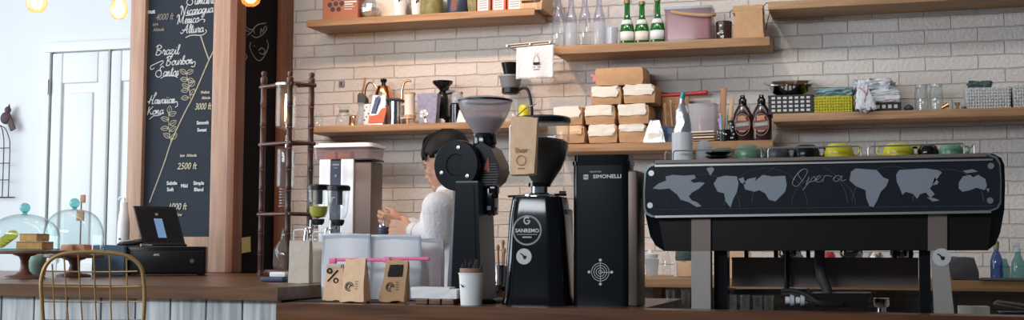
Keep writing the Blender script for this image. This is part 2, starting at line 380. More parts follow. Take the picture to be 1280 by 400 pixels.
def rrect(x0, z0, x1, z1, r, n=5):
    out = []
    for cx, cz, a in ((x1-r, z1-r, 0), (x0+r, z1-r, PI/2), (x0+r, z0+r, PI), (x1-r, z0+r, 1.5*PI)):
        for i in range(n+1): t = a+PI/2*i/n; out.append((cx+r*math.cos(t), cz+r*math.sin(t)))
    return out
def disc(mb, c, r, y0, y1, seg=28, sx=1):
    mb.prism([(c[0]+r*sx*math.cos(2*PI*i/seg), c[1]+r*math.sin(2*PI*i/seg)) for i in range(seg)], y0, y1)
    return mb
BIRD = [(-.7, .45), (-.45, .50), (-.15, .32), (.05, .12), (.35, .10), (.42, .0), (.40, -.2), (.2, -.42), (-.05, -.38), (-.12, -.15), (-.2, .08), (-.4, .28)]
# ------------------------------------------------------------------ the setting
YW, YF, YB = 5.78, 5.54, 5.23         # brick wall, shelf fronts, menu board front
XS = -2.965                            # right face of the partition
ZC, ZB = 1.076, 1.03                   # left counter top, bar top
b = MB(); b.box((2.5, 1.0, -.05), (18, 12.5, .1)); struct('floor', b, 'floor')
b = MB(); b.box((-.2, 3.2, 3.45), (12.6, 6.4, .1)); struct('ceiling', b, 'ceil')
b = MB(); b.box(((XS+4.4)/2-.02, YW+.06, 1.7), (4.4-XS+.04, .12, 3.4)); struct('wall_back', b, 'brick')
b = MB(); b.box((-4.7, 6.42, 1.7), (3.6, .12, 3.4)); struct('wall_left', b, 'white_wall')
b = MB(); b.box((-6.36, 2.9, .4), (.12, 7.0, .8)); b.box((-6.36, 2.9, 3.2), (.12, 7.0, .4)); b.box((-6.36, 5.7, 1.9), (.12, 1.4, 2.2)); b.box((-6.36, .3, 1.9), (.12, 1.8, 2.2)); struct('wall_side', b, 'white_wall')
b = MB(); 
for y in (1.2, 2.47, 3.73, 5.0): b.box((-6.36, y, 1.9), (.06, .06, 2.2))
for z in (.83, 3.0): b.box((-6.36, 3.1, z), (.06, 3.8, .06))
struct('window_1', b, 'white_door')
YL = 6.36
# door in the white wall
dr = bpy.data.objects.new('door_1', None); COL.objects.link(dr); dr['kind'] = 'structure'
pz = at(58, 56, YL).z
xs = lambda p: at(p, 180, YL).x
D = YL
b = MB(); x0, x1 = xs(56), xs(64.5); XR = xs(215)
b.box(((x0+x1)/2, D-.015, (pz-.056)/2), (x1-x0, .05, pz-.056), bev=.004); b.box(((x0+XR)/2, D-.015, pz-.025), (XR-x0, .05, .06), bev=.004); b.box((XR+.03, D-.015, (pz-.056)/2), (.06, .05, pz-.056)); struct('trim_1', b, 'white_door', dr)
def leaf(xa, xb):
    b = MB(); zt = pz-.06; w_ = xb-xa; st = .075
    b.box(((xa+xb)/2, D+.006, zt/2), (w_, .03, zt))
    for (a, c, z0, z1) in ((xa, xa+st, 0, zt), (xb-st, xb, 0, zt), (xa+st, xb-st, zt-.19, zt), (xa+st, xb-st, 0, .22), (xa+st, xb-st, .95, 1.1)):
        b.box(((a+c)/2, D-.014, (z0+z1)/2), (c-a-.002, .026, z1-z0-.002), bev=.008)
    for (z0, z1) in ((.24, .93), (1.12, zt-.21)):
        b.box(((xa+xb)/2, D-.012, (z0+z1)/2), (w_-2*st-.07, .018, z1-z0-.07), bev=.009)
    o = struct('door_leaf', b, 'white_door', dr); return o
xm = xs(137.5)
leaf(x1+.006, xm-.006); leaf(xm+.008, XR-.006)
b = MB(); b.box((xm, D-.02, pz/2), (.012, .022, pz-.1)); b.box((x1+.001, D-.02, pz/2), (.006, .022, pz-.1)); struct('door_gap', b, 'grey_line', dr)
for zz in (at(62, 110, YL).z, .5):
    b = MB(); b.cyl((x1-.006, D-.045, zz-.045), (x1-.006, D-.045, zz+.045), .008); struct('hinge', b, 'steel', dr)
# partition between the white wall and the brick wall
XL = at(163, 150, YB).x
b = MB(); b.box(((XL+XS)/2-.0, (YB+6.36)/2+.03, 1.7), (XS-XL-.03, 6.36-YB-.05, 3.4)); struct('wall_partition', b, 'board2')

# ------------------------------------------------------------------ counters
c = thing('service_counter', 'long brown wooden service counter faced with whitewashed planks, under the cash register', 'counter', (-3.9, 4.2, 0))
XE = -1.776
b = MB(off=(-3.9, 4.2, 0)); TH_ = .040
b.prism([(-6.2, 3.42), (XE, 3.42), (XE, 4.42), (-2.22, 4.42), (-2.22, YB-.025), (-6.2, YB-.025)], 0, 1, fn=lambda x, y, z: (x, z, ZC-TH_+y*TH_)); obj('counter_top', b, 'counter', c)
b = MB(off=(-3.9, 4.2, 0)); xx = XE-.008-.128*34
while xx < XE-.06:
    w_ = .128; b.box((xx+w_/2, 3.46, (ZC-TH_)/2), (w_-.006, .02, ZC-TH_), bev=.002); xx += w_
obj('plank_front', b, 'plank', c)
b = MB(off=(-3.9, 4.2, 0)); b.box(((-6.15+XE)/2, 3.9, (ZC-TH_)/2), (XE+6.1, .84, ZC-TH_)); b.box((-4.2, 4.75, (ZC-TH_)/2), (3.9, .8, ZC-TH_)); obj('cabinet', b, 'board2', c)
c = thing('bar_counter', 'dark walnut bar counter carrying the grinders and the espresso machine', 'counter', (.4, 3.8, 0))
XB = at(806, 385, 3.5).x
b = MB(off=(.4, 3.8, 0)); b.prism([(XE+.012, 3.39), (2.6, 3.39), (2.6, 3.50), (XB, 3.50), (XB, 4.19), (XE+.012, 4.19)], ZB-.06, ZB, fn=lambda x, y, z: (x, z, y)); obj('counter_top', b, 'bar', c)
ZL = .93
b = MB(off=(.4, 3.8, 0)); b.box(((XB+.004+2.6)/2, 3.86, ZL-.02), (2.6-XB-.008, .70, .04)); obj('work_top', b, 'marble', c, label='lower grey stone work surface behind the ledge')
b = MB(off=(.4, 3.8, 0)); b.box(((XB+.01+2.58)/2, 3.475, (ZL+ZB-.06)/2-.01), (2.58-XB-.02, .03, ZB-.06-ZL+.03)); obj('ledge_riser', b, 'bar', c)
b = MB(off=(.4, 3.8, 0)); b.box(((XE+.05+2.5)/2, 3.8, (ZL-.05)/2), (2.5-XE-.05, .7, ZL-.05)); b.box(((XE+.05+XB-.05)/2, 3.8, .925), (XB-XE-.1, .7, .09)); obj('cabinet', b, 'plank', c)
c = thing('back_counter', 'low work counter along the brick wall behind the bar', 'counter', (0, 5.45, 0))
b = MB(off=(0, 5.45, 0)); b.box((0, 5.48, .90), (5.4, .58, .04), bev=.003); obj('counter_top', b, 'marble', c)
b = MB(off=(0, 5.45, 0)); b.box((0, 5.5, .44), (5.3, .52, .88)); obj('cabinet', b, 'white_door', c)
# raised wooden back shelf
ZR = at(1255, 351, 5.30).z
XR0 = at(693, 340, 5.3).x
b = MB(); b.box(((XR0+2.6)/2, 5.535, ZR-.022), (2.6-XR0, .47, .044), bev=.002)
for x in (-1.0, 0, 1.0, 2.2): b.box((x, 5.73, (ZR-.04+.922)/2), (.04, .06, ZR-.04-.922))
o = obj('back_shelf', b, 'shelf'); tag(o, 'low wooden back shelf running behind the espresso machine at the brick wall', 'shelf')
# ------------------------------------------------------------------ wall shelves
def shelf(pts, xa, xb, th, label):
    """pts: (px, py) of the front top edge at its middle"""
    z = sum(at(p[0], p[1], YF).z for p in pts)/len(pts); a = at(xa, pts[0][1], YF).x; e = at(xb, pts[-1][1], YF).x
    b = MB(); b.box(((a+e)/2, (YF+YW)/2, z-th/2), (e-a, YW-YF-.002, th), bev=.0015)
    tag(obj('wall_shelf', b, 'shelf'), label, 'shelf'); return z
Z1 = shelf([(383, 25), (665, 10)], 383, 668, .034, 'upper left oak wall shelf above the one with the copper kettle')
Z2 = shelf([(385, 158), (637, 151)], 385, 668, .033, 'left middle oak wall shelf holding the copper kettle and hand grinders')
Z3 = shelf([(715, 180), (965, 175)], 688, 966, .036, 'lowest oak wall shelf holding the stacked kraft coffee bags')
Z4 = shelf([(693, 57), (962, 46)], 693, 962, .040, 'upper middle oak wall shelf holding the green glass bottles')
Z5 = shelf([(966, 142), (1280, 134)], 966, 1420, .036, 'right oak wall shelf holding the checkered and white baskets')
Z6 = shelf([(960, 2), (1120, -6)], 960, 1400, .036, 'empty oak wall shelf at the upper right edge of the brick wall')

# ------------------------------------------------------------------ menu board
xf0, xf1 = at(164, 150, YB).x, at(285, 150, YB).x
bo = thing('menu_board', 'tall black chalkboard menu in a light wood frame with white and cream coffee lettering', 'menu board', (0, YB, 0))
def lb(): return MB(off=(0, YB, 0))
zbot, ztop = ZC+.002, 3.1
zin = at(225, 296, YB).z; xi0, xi1 = at(181, 150, YB).x, at(267, 150, YB).x
xo1 = XS-.0165
b = lb(); b.box(((XL+xi0)/2, YB-.005, (zbot+ztop)/2), (xi0-XL, .03, ztop-zbot), bev=.002); b.box(((xi1+xo1)/2, YB-.005, (zbot+ztop)/2), (xo1-xi1, .03, ztop-zbot), bev=.002)
b.box(((xi0+xi1)/2, YB-.004, (zbot+zin)/2), (xi1-xi0, .028, zin-zbot), bev=.002); b.box(((xi0+xi1)/2, YB-.004, 3.05), (xi1-xi0, .028, .1))
obj('frame', b, 'frame', bo)
b = lb(); b.box(((xi0+xi1)/2, YB+.014, (zin+3.0)/2), (xi1-xi0, .006, 3.0-zin)); obj('chalkboard_panel', b, 'board', bo)
YP = YB+.0105
LET = {
 'a': (.95, [[(.78, .8), (.45, 1), (.13, .65), (.2, .1), (.5, .05), (.75, .5), (.8, 1), (.78, .3), (.95, .02), (1.05, .3)]]),
 'b': (.9, [[(0, .3), (.4, 1.4), (.35, 2), (.15, 1.6), (.15, .3), (.4, 0), (.75, .35), (.65, .85), (.4, .75), (.95, .7)]]),
 'c': (.75, [[(.7, .8), (.4, 1), (.1, .6), (.2, .1), (.5, 0), (.85, .35)]]),
 'e': (.75, [[(0, .35), (.5, .55), (.58, .88), (.3, 1), (.1, .5), (.3, 0), (.85, .35)]]),
 'g': (.95, [[(.78, .8), (.4, 1), (.12, .6), (.3, .05), (.7, .4), (.8, 1), (.75, -.5), (.4, -.95), (.2, -.6), (1.0, .3)]]),
 'i': (.55, [[(0, .3), (.22, 1), (.22, .2), (.4, 0), (.6, .35)], [(.26, 1.35), (.28, 1.45)]]),
 'l': (.5, [[(0, .3), (.38, 1.4), (.3, 2), (.14, 1.6), (.16, .2), (.35, 0), (.55, .35)]]),
 'm': (1.3, [[(0, .5), (.12, 1), (.15, 0), (.35, .95), (.52, .8), (.52, 0), (.75, .95), (.93, .8), (.93, .2), (1.15, .05), (1.3, .35)]]),
 'n': (.95, [[(0, .5), (.12, 1), (.15, 0), (.4, .95), (.6, .8), (.6, .2), (.8, .02), (1.0, .35)]]),
 'o': (.85, [[(.5, 1), (.12, .65), (.2, .08), (.55, .05), (.75, .5), (.5, 1), (.9, .8)]]),
 'r': (.7, [[(0, .3), (.2, 1.1), (.3, .9), (.55, .85), (.45, .2), (.6, 0), (.75, .3)]]),
 's': (.65, [[(0, .3), (.35, 1.05), (.45, .6), (.5, .2), (.25, 0), (.1, .2), (.7, .35)]]),
 't': (.6, [[(0, .3), (.3, 1.8), (.25, .2), (.45, 0), (.65, .35)], [(.02, 1.25), (.6, 1.35)]]),
 'u': (.95, [[(0, .5), (.12, 1), (.15, .2), (.4, 0), (.65, .4), (.7, 1), (.7, .2), (.85, .02), (1, .35)]]),
 'w': (1.2, [[(0, .5), (.12, 1), (.18, .15), (.4, .05), (.58, .9), (.62, .15), (.85, .05), (1.05, .95), (1.25, .8)]]),
 'x': (.75, [[(0, .4), (.2, 1), (.55, 0), (.8, .35)], [(.65, .95), (.1, 0)]]),
 'z': (.8, [[(0, .8), (.25, 1), (.55, .9), (.1, .15), (.45, .1), (.5, -.5), (.2, -.6), (.85, .3)]]),
 'N': (1.7, [[(-.2, 1.6), (0, 2.1), (.3, 1.6), (.3, 0)], [(.3, 1.9), (.75, .9), (1.15, 0), (1.2, 1.2), (1.5, 2.1)]]),
 'M': (2.0, [[(-.3, 1.5), (0, 2.1), (.3, 1.6), (.2, 0)], [(.3, 1.9), (.85, .3), (1.45, 2)], [(1.45, 2), (1.5, .3), (1.8, .1)]]),
 'A': (1.5, [[(-.5, .3), (-.1, 0), (.5, .9), (1.0, 2.1)], [(1.0, 2.1), (1.05, .3), (1.35, .1)], [(-.2, .8), (.5, .7), (1.3, .9)]]),
 'B': (1.4, [[(.3, 2), (.25, 1), (.15, 0)], [(-.1, 1.7), (.5, 2.1), (1.05, 1.6), (.4, 1.05), (1.15, .7), (.8, 0), (.1, .05)]]),
 'S': (1.4, [[(1.2, 1.8), (.8, 2.1), (.3, 1.6), (.7, 1.0), (.9, .3), (.3, -.1), (-.5, .3), (-.6, .9), (-.1, 1.3), (.5, 1.2)]]),
 'H': (1.6, [[(-.4, .7), (-.1, .4), (.3, 1.2), (.5, 2.1)], [(.4, 1.7), (.2, .9), (.1, 0)], [(.2, .9), (1.0, 1.0)], [(1.1, 1.9), (1.5, 2.7), (1.7, 2.3), (1.1, 1.3), (1.0, 0), (1.5, .2)]]),
 'K': (1.3, [[(.2, 2), (.15, 1), (.1, 0)], [(1.1, 2), (.6, 1.3), (.2, .95), (.6, .6), (1.0, .05), (1.4, .3)]]),
}
def script(word, px, py, wpx, xh, slope, plane, r):
    """monoline brush script: baseline start px,py; width wpx; x-height xh (pixels)"""
    tot = sum(LET[ch][0] for ch in word); k = wpx/tot; x = 0; out = []
    for ch in word:
        w_, strokes = LET[ch]
        for st in strokes: out.append([plane(px+(x+a)*k+.18*b_*xh, py-(x+a)*k*slope-b_*xh) for a, b_ in st])
        x += w_
    return out
pl = lambda x, y: at(x, y, YP)
def chalkstrokes(name, strokes, r, m_, parent=bo, off=(0, YB, 0), label=None):
    b = MB(off=off)
    for s_ in strokes: b.tube(s_, r, 5, sm=5)
    return obj(name, b, m_, parent, label=label)
px = mpp(225, 100, YB)
S = []
S += script('Sumatra', 236, 6, 34, 5.6, .06, pl, 0)
S += script('Nicaragua', 225, 19, 41, 5.6, .09, pl, 0); S.append([pl(232, 19.5), pl(245, 18), pl(253, 16)])
S += script('Mexico', 221, 30.5, 27, 5.8, .10, pl, 0); S.append([pl(248, 27), pl(252, 24), pl(256, 25), pl(255, 28)])
S += script('Altura', 228, 42, 26, 5.6, .08, pl, 0); S.append([pl(232, 47), pl(240, 44), pl(252, 44), pl(258, 40), pl(257, 37)])
obj_l = chalkstrokes('script_lettering', S, px*.55, 'chalk')
S = script('Brazil', 194, 69, 30, 6, .05, pl, 0)
S += script('Bourbon', 207, 82, 34, 5.6, .07, pl, 0); S.append([pl(238, 79), pl(244, 77), pl(243, 83), pl(239, 83)])
S += script('Santos', 197, 96, 26, 6.2, .05, pl, 0); S.append([pl(201, 98), pl(207, 95), pl(218, 95), pl(222, 97)])
S.append([pl(200, 82), pl(204, 78), pl(203, 76), pl(196, 79), pl(188.5, 83), pl(189, 87), pl(193, 85)])
chalkstrokes('script_lettering', S, px*.55, 'chalk')
S = script('Hawaiian', 186, 130, 33, 5.2, .04, pl, 0); S += script('Kona', 184, 143.5, 20, 5.0, .06, pl, 0); S.append([pl(187, 149), pl(192, 145), pl(199, 144), pl(204, 141)])
S.append([pl(216, 129), pl(221, 127), pl(222, 132), pl(219, 134)])
chalkstrokes('script_lettering', S, px*.55, 'chalk')
# coffee branch drawing
S = [[pl(251, 45), pl(256, 60), pl(261, 74)], [pl(268, 62), pl(261, 76), pl(255, 90), pl(249, 104), pl(240, 124), pl(229, 145), pl(214, 178), pl(205, 205), pl(187, 253)]]
chalkstrokes('branch_drawing', S, px*.75, 'chalky')
def leafs(pairs, L=9, W=2.6):
    S = []
    for x, y, a in pairs:
        a = math.radians(a); dx, dy = math.cos(a), -math.sin(a); nx, ny = dy, -dx
        for s_ in (1, -1): S.append([pl(x, y), pl(x+dx*L*.35+nx*W*s_, y+dy*L*.35+ny*W*s_), pl(x+dx*L*.75+nx*W*.8*s_, y+dy*L*.75+ny*W*.8*s_), pl(x+dx*L, y+dy*L)])
        S.append([pl(x, y), pl(x+dx*L*.8, y+dy*L*.8)])
    return S
S = [[pl(238, 124), pl(236, 106), pl(233, 92)], [pl(214, 178), pl(211, 160), pl(211, 140)]]
S += leafs([(233, 92, 150), (233, 92, 25), (235, 100, 172), (234, 99, -20), (237, 108, 45), (236, 112, 190), (238, 119, 55), (236, 122, 185), (236, 110, 150)], 9.5)
S += leafs([(211, 142, 80), (211, 144, 20), (211, 150, 165), (212, 156, 30), (211, 160, 185), (212, 164, 35), (213, 172, 150), (214, 174, 45)], 10)
S = [[Vector(p) for p in s_] for s_ in S]
chalkstrokes('leaf_drawing', S, px*.38, 'chalky')
def btxt(s_, x, y, h, m_, shear=0, wx=1, bold=0, nm='lettering'):
    p = at(x, y, YP); text(nm, s_, h*px*1.37, m_, bo, (p.x, -.0045+YP-YB, p.z), shear=shear, wx=wx, bold=bold)
btxt('nut', 190, 17, 5.5, 'chalk', bold=.0008)
btxt('4000 ft', 206, 25, 8.5, 'chalkd', .35, .75, .0004); btxt('high', 195, 32.5, 4, 'chalkd', .2, .9, .0005); btxt('Altitude', 199, 39, 4.2, 'chalkd', .2, .85, .0005)
btxt('Medium', 257, 117, 3.6, 'chalky', .1, .75, .0004); btxt('Altitude', 258, 124, 3.6, 'chalky', .1, .75, .0004)
btxt('3000 ft', 254, 137, 8.5, 'chalky', .3, .68, .0003)
btxt('Smooth', 254, 155.5, 4.6, 'chalk', 0, .85, .0006); btxt('Sweet', 253, 164.5, 4.6, 'chalk', 0, .85, .0006)
btxt('low  Altitude', 236, 196, 3.6, 'chalky', .1, .9, .0004); btxt('2500 ft', 234, 211.5, 8.5, 'chalky', .25, .82, .0003)
btxt('Subtle', 215.5, 231, 4.6, 'chalk', 0, .95, .0006); btxt('Soft', 213.5, 239, 4.6, 'chalk', 0, .95, .0006); btxt('Mild', 231, 234.5, 4.6, 'chalk', 0, .9, .0006)
btxt('Simple', 249, 231, 4.6, 'chalk', 0, .9, .0006); btxt('Bland', 249, 239, 4.6, 'chalk', 0, .95, .0006)
btxt('1000 ft', 222, 262, 8.5, 'chalky', .25, .78, .0003); btxt('low', 225, 270, 3.6, 'chalky', .1, .9, .0004)

# side chalkboard on the partition's right face
ax = lambda x, y: (lambda d: CAM+d*((XS+.0005)/d.x))(ray(x, y))     # pixel -> point on the partition's right face
sb = thing('chalkboard', 'matt black side chalkboard with a faint chalk drawing and red-brown wood edges', 'chalkboard', (XS, 5.5, 0))
ys0, ys1, ys2 = ax(301, 150).y, ax(344.5, 150).y, YW-.004
zb_ = ZC+.003
b = MB(off=(XS, 5.5, 0)); b.box((XS+.002, (YB-.021+ys0)/2, (zb_+3.1)/2), (.034, ys0-YB+.021, 3.1-zb_), bev=.001); b.box((XS+.008, (ys1+ys2)/2, 1.56), (.046, ys2-ys1, 3.1), bev=.001)
obj('frame', b, 'redwood', sb)
b = MB(off=(XS, 5.5, 0)); b.box((XS-.005, (ys0+ys1)/2, (zb_+3.1)/2), (.012, ys1-ys0, 3.1-zb_)); obj('chalkboard_panel', b, 'board2', sb)
ch = [[(301, 22), (306, 32), (312, 37), (318, 36)], [(300, 28), (305, 36), (311, 40)], [(309, 44), (314, 40), (319, 33), (325, 30), (332, 29)], [(314, 44), (320, 47), (328, 43), (333, 36), (331, 33), (328, 40), (326, 36), (325, 43)], [(313, 53), (312, 60), (318, 72), (324, 76), (330, 70), (335, 58), (333, 50)], [(324, 66), (328, 68), (331, 64), (327, 60), (323, 63)], [(317, 57), (318, 58)],
      [(299, 60), (301, 58), (303, 62), (301, 66), (299, 63)], [(305, 70), (307, 68), (308, 72), (306, 75), (305, 71)], [(299, 76), (301, 75), (302, 80), (300, 83), (299, 78)], [(302, 88), (304, 90), (303, 95), (301, 93)], [(298, 96), (300, 98), (299, 103)], [(311, 36), (316, 38), (318, 42)]]
S = [[ax(*p)+Vector((.0015, 0, 0)) for p in s_] for s_ in ch]
b = MB(off=(XS, 5.5, 0))
for s_ in S: b.tube(s_, .0028, 5, sm=4)
obj('chalk_drawing', b, 'chalkd', sb)
p0 = ax(303, 306)
b = MB(); b.box((0, 0, 0), (.002, .085, .074), rot=(.08, 0, 0))
for k in range(4): b.box((.0015, 0, .022-k*.014), (.001, .055, .002), rot=(.08, 0, 0))
o = obj('sticky_note', b, 'sticky'); o.location = p0+Vector((.02, 0, 0)); tag(o, 'small yellow handwritten note stuck to the black board beside the register', 'note')
# ------------------------------------------------------------------ helpers for things standing on a surface
def stand(name, label, cat, px_, py_, Y, z, rz=0, group=None):
    """thing standing at depth Y on a surface of height z; returns root and metres per photo pixel there"""
    P = at(px_, py_, Y); return thing(name, label, cat, (P.x, Y, z), rz, group), mpp(px_, py_, Y)
# ---- espresso machine --------------------------------------------------------
YM = 3.62
em, k = stand('espresso_machine', 'large black three-group espresso machine with a world map on its back panel', 'espresso machine', 1030, 385, YM, ZB)
e0 = Vector(em.location); em.rotation_euler = (0, -.004, 0)
def mp_(x, y, Y=YM): p = at(x, y, Y); return (p.x-e0.x, p.z-e0.z)      # pixel -> local x,z on plane Y
T = em.rotation_euler.to_matrix().inverted()
def lo(x, y, Y=YM): p = T @ (at(x, y, Y)-e0); return (p.x, p.z)
out = [lo(*p) for p in ((818, 203), (808, 206), (803, 214), (802, 240), (804, 268), (810, 295), (817, 307), (828, 314), (1236, 313), (1246, 305), (1252, 290), (1257, 262), (1258, 230), (1257, 205), (1253, 196), (1243, 191), (1236, 190.5))]
b = MB(); b.prism(out, .035, .50); body = obj('body', b, 'gloss', em, 30)
hull = [lo(*p) for p in ((822, 272), (1240, 266), (1236, 312.2), (830, 313.4))]
b = MB(); b.prism(hull, .012, .06); obj('lower_housing', b, 'hull', em, 30, label='dark brown steel housing below the map panel')
# chrome-edged map panel
def ppoly(g=0): return [lo(*p) for p in ((816+g, 205+g), (810+g, 208+g), (806.5+g, 214+g), (805+g, 240), (805.5+g, 262-g), (808+g, 268-g), (815+g, 271.5-g), (1020, 269.5-g), (1238-g, 264.5-g), (1247-g, 261-g), (1251-g, 254-g), (1251.5-g, 225), (1250-g, 204+g), (1246-g, 196.5+g), (1238-g, 193.5+g), (1030, 199+g))]
b = MB(); b.prism(ppoly(0), -.012, .036); obj('panel_rim', b, 'frameline', em, 30, label='pale grey metal rim of the map panel')
b = MB(); b.prism(ppoly(2.2), -.016, .0); mp = obj('map_panel', b, 'panel', em, 30)
# top and bottom trims
def strip(x0, y0, x1, y1, h, ya, yb, m_, nm, par=em):
    b = MB(); a, c_ = lo(x0, y0), lo(x1, y1); hh = h*k; b.prism([(a[0], a[1]), (c_[0], c_[1]), (c_[0], c_[1]-hh), (a[0], a[1]-hh)], ya, yb); return obj(nm, b, m_, par, 30)
strip(820, 201, 1232, 192, 4.2, -.02, .12, 'dsteel', 'top_ledge'); strip(820, 207, 1240, 199, 2.2, -.022, .0, 'steel', 'top_trim')
strip(820, 269.8, 1238, 263.6, 2.8, -.020, .03, 'steel', 'bottom_trim')
strip(826, 200.4, 1238, 191.4, 1.5, .0, .46, 'steel', 'cup_tray')
cont = [  # continents as seen on the panel
 [(817, 236), (824, 230), (834, 226), (833, 221), (842, 219), (856, 220), (869, 219), (871, 223), (864, 226), (868, 229), (876, 228), (882, 229), (875, 236), (866, 241), (862, 246), (866, 251), (872, 253), (878, 258), (872, 259), (862, 253), (852, 250), (848, 244), (838, 236), (826, 237)],
 [(893, 230), (898, 222), (908, 220), (922, 221), (924, 230), (922, 240), (917, 250), (914, 260), (908, 252), (906, 242), (898, 240)],
 [(932, 237), (930, 229), (936, 224), (946, 222), (944, 227), (954, 219), (966, 221), (982, 220), (984, 232), (982, 240), (976, 246), (970, 252), (962, 250), (957, 242), (950, 238), (944, 240)],
 [(1064, 215), (1070, 211), (1082, 212), (1096, 213), (1104, 222), (1111, 225), (1108, 233), (1101, 240), (1097, 250), (1092, 259), (1087, 258), (1083, 248), (1082, 238), (1070, 233), (1062, 226)],
 [(1120, 219), (1124, 213), (1140, 212), (1156, 211), (1172, 213), (1177, 216), (1171, 224), (1166, 231), (1162, 236), (1168, 243), (1163, 248), (1157, 241), (1150, 243), (1146, 249), (1142, 243), (1132, 240), (1128, 244), (1124, 234), (1121, 228)],
 [(1198, 229), (1203, 221), (1212, 219), (1216, 222), (1222, 219), (1231, 224), (1233, 233), (1230, 238), (1220, 235), (1212, 238), (1203, 240), (1198, 236)],
 [(1168, 222), (1173, 228), (1171, 231), (1165, 232)], [(1158, 247), (1168, 248), (1174, 251), (1166, 252)], [(1232, 236), (1236, 236), (1235, 241)], [(891, 209), (884, 211), (889, 220), (894, 212)], [(924, 224), (930, 222), (933, 231), (927, 229)], [(1203, 214), (1215, 212), (1222, 215), (1208, 217)],
]
for c_ in cont:
    b = MB(); b.prism([lo(*p) for p in c_][::-1], -.0172, -.0158); obj('continent_print', b, 'mapgrey', mp, 30)
b = MB()
for cx_, cy_, r_ in ((880, 262, 46), (958, 260, 52), (1030, 258, 40), (1115, 256, 50), (1185, 254, 44), (1000, 258, 60)):
    pts = []
    for i in range(25):
        a = PI*(.02+.96*i/24); q = (cx_+r_*math.cos(a), cy_-r_*.95*math.sin(a)*1.0)
        if q[1] > 206 and q[1] < 264 and 812 < q[0] < 1244: pts.append(lo(*q))
        else:
            if len(pts) > 1: b.tube([(p[0], -.0165, p[1]) for p in pts], .0006, 4)
            pts = []
    if len(pts) > 1: b.tube([(p[0], -.0165, p[1]) for p in pts], .0006, 4)
b.tube([(lo(x, 262-(x-815)*.0105)[0], -.0165, lo(x, 262-(x-815)*.0105)[1]) for x in (815, 1030, 1242)], .0005, 4)
obj('map_grid', b, 'mapline', mp, 30)
b = MB()   # 'Opera' in a flowing hand
for s_ in ([(1003, 213), (996, 219), (991, 230), (997, 233), (1005, 224), (1010, 214), (1004, 212), (998, 218), (1004, 227)], [(1008, 231), (1012, 221), (1008, 233), (1004, 238), (1012, 228), (1018, 221), (1019, 226), (1012, 228)], [(1019, 227), (1026, 222), (1024, 220), (1020, 226), (1025, 228), (1029, 224)], [(1029, 228), (1031, 221), (1036, 220), (1040, 221)], [(1052, 221), (1046, 220), (1042, 225), (1047, 227), (1053, 220), (1052, 226), (1058, 225)]):
    b.tube([(*(lambda q: (q[0], -.017, q[1]))(lo(x, y)),) for x, y in s_], .0011, 5, sm=4)
obj('script_lettering', b, 'mapline' if 0 else 'mapgrey', mp)
b = MB()
for x, y in ((815.5, 217), (1238, 208), (814, 257), (1237, 251)): q = lo(x, y); disc(b, q, .0085, -.020, -.014)
obj('panel_screw', b, 'steel', mp)
# legs
def leg(tx0, tx1, bx0, bx1, ty, nm='leg'):
    b = MB(); q = [lo(*p) for p in ((tx0, ty), (tx1, ty), (bx1, 386), (bx0, 386))]; q[2] = (q[2][0], -.098); q[3] = (q[3][0], -.098)
    b.prism(q, .0, .045); l = obj(nm, b, 'legsteel', em, 30); return l
leg(864, 888, 864, 888, 314); ll = leg(1164, 1184, 1169, 1196, 313)
for (p, w1, z0_, z1_) in ((864, 888, 273, 314.5), (1160, 1184, 267, 313.5)):
    b = MB(); q = [lo(*t) for t in ((p, z0_), (w1, z0_), (w1, z1_), (p, z1_))]; b.prism(q, .003, .02); obj('upper_leg', b, 'dsteel', em, 30, label='darker upper leg section')
for x0, x1 in ((889, 906), (1150, 1164)):
    b = MB(); q = [lo(*t) for t in ((x0, 312), (x1, 312), (x1, 386), (x0, 386))]; q[2] = (q[2][0], -.098); q[3] = (q[3][0], -.098); b.prism(q, .06, .12); obj('foot', b, 'satin', em, 30)
q = lo(1177, 321.5); b = MB(); disc(b, q, 10.8*k, -.0015, .001); st = obj('sticker', b, 'sticker', em, label='round pale sticker with a black bird')
b = MB(); b.prism([(q[0]+x*9*k, q[1]+z*9*k) for x, z in BIRD], -.0025, -.001); obj('bird_print', b, 'matt', st)
# working side seen under the body
b = MB(); q = [lo(*t) for t in ((900, 324), (1152, 324), (1152, 361), (900, 361))]; b.prism(q, .30, .32); 
for zz in (324, 360): a = lo(900, zz); c_ = lo(1152, zz); b.box(((a[0]+c_[0])/2, .297, a[1]), (c_[0]-a[0], .012, .008))
obj('splash_panel', b, 'dsteel', em, 30)
b = MB(); q = [lo(*t) for t in ((902, 365.5), (1000, 365.5), (1000, 373), (902, 373))]; b.prism(q, .32, .46); q = [lo(*t) for t in ((1010, 369), (1088, 369), (1084, 386), (1016, 386))]; b.prism(q, .16, .28)
obj('drip_tray', b, 'hull', em, 30)
for x in (918, 958, 1002, 1120, 1142): b = MB(); a = lo(x, 312); b.box((a[0], .34, a[1]-.014), (.012, .03, .045)); obj('bracket', b, 'black', em)
for x in (975, 1060, 1130):
    a = lo(x, 318); b = MB(); b.lathe([(0, .02), (.034, .02), (.036, -.006), (.030, -.016), (.012, -.018), (.012, -.03), (0, -.03)], (a[0], .40, a[1]+.004)); gh = obj('group_head', b, 'chrome', em)
    b = MB(); b.tube([(a[0], .43, a[1]-.006), (a[0]+.01, .50, a[1]-.008), (a[0]+.02, .58, a[1]-.012)], .012, 10); obj('portafilter_handle', b, 'black', gh)
b = MB()
b.tube([(lo(976, 308)[0], .26, lo(976, 308)[1]), (lo(975.5, 340)[0], .26, lo(975.5, 340)[1]), (lo(975, 366)[0], .26, lo(975, 366)[1])], .0085, 10); obj('steam_wand', b, 'hull', em)
b = MB(); pts = [(1021, 308), (1020, 330), (1023, 348), (1030, 366), (1032, 384)]
b.tube([(lo(*p)[0], .2, lo(*p)[1]) for p in pts], .0155, 12, sm=6); obj('drain_pipe', b, 'dgrey', em)
b = MB()
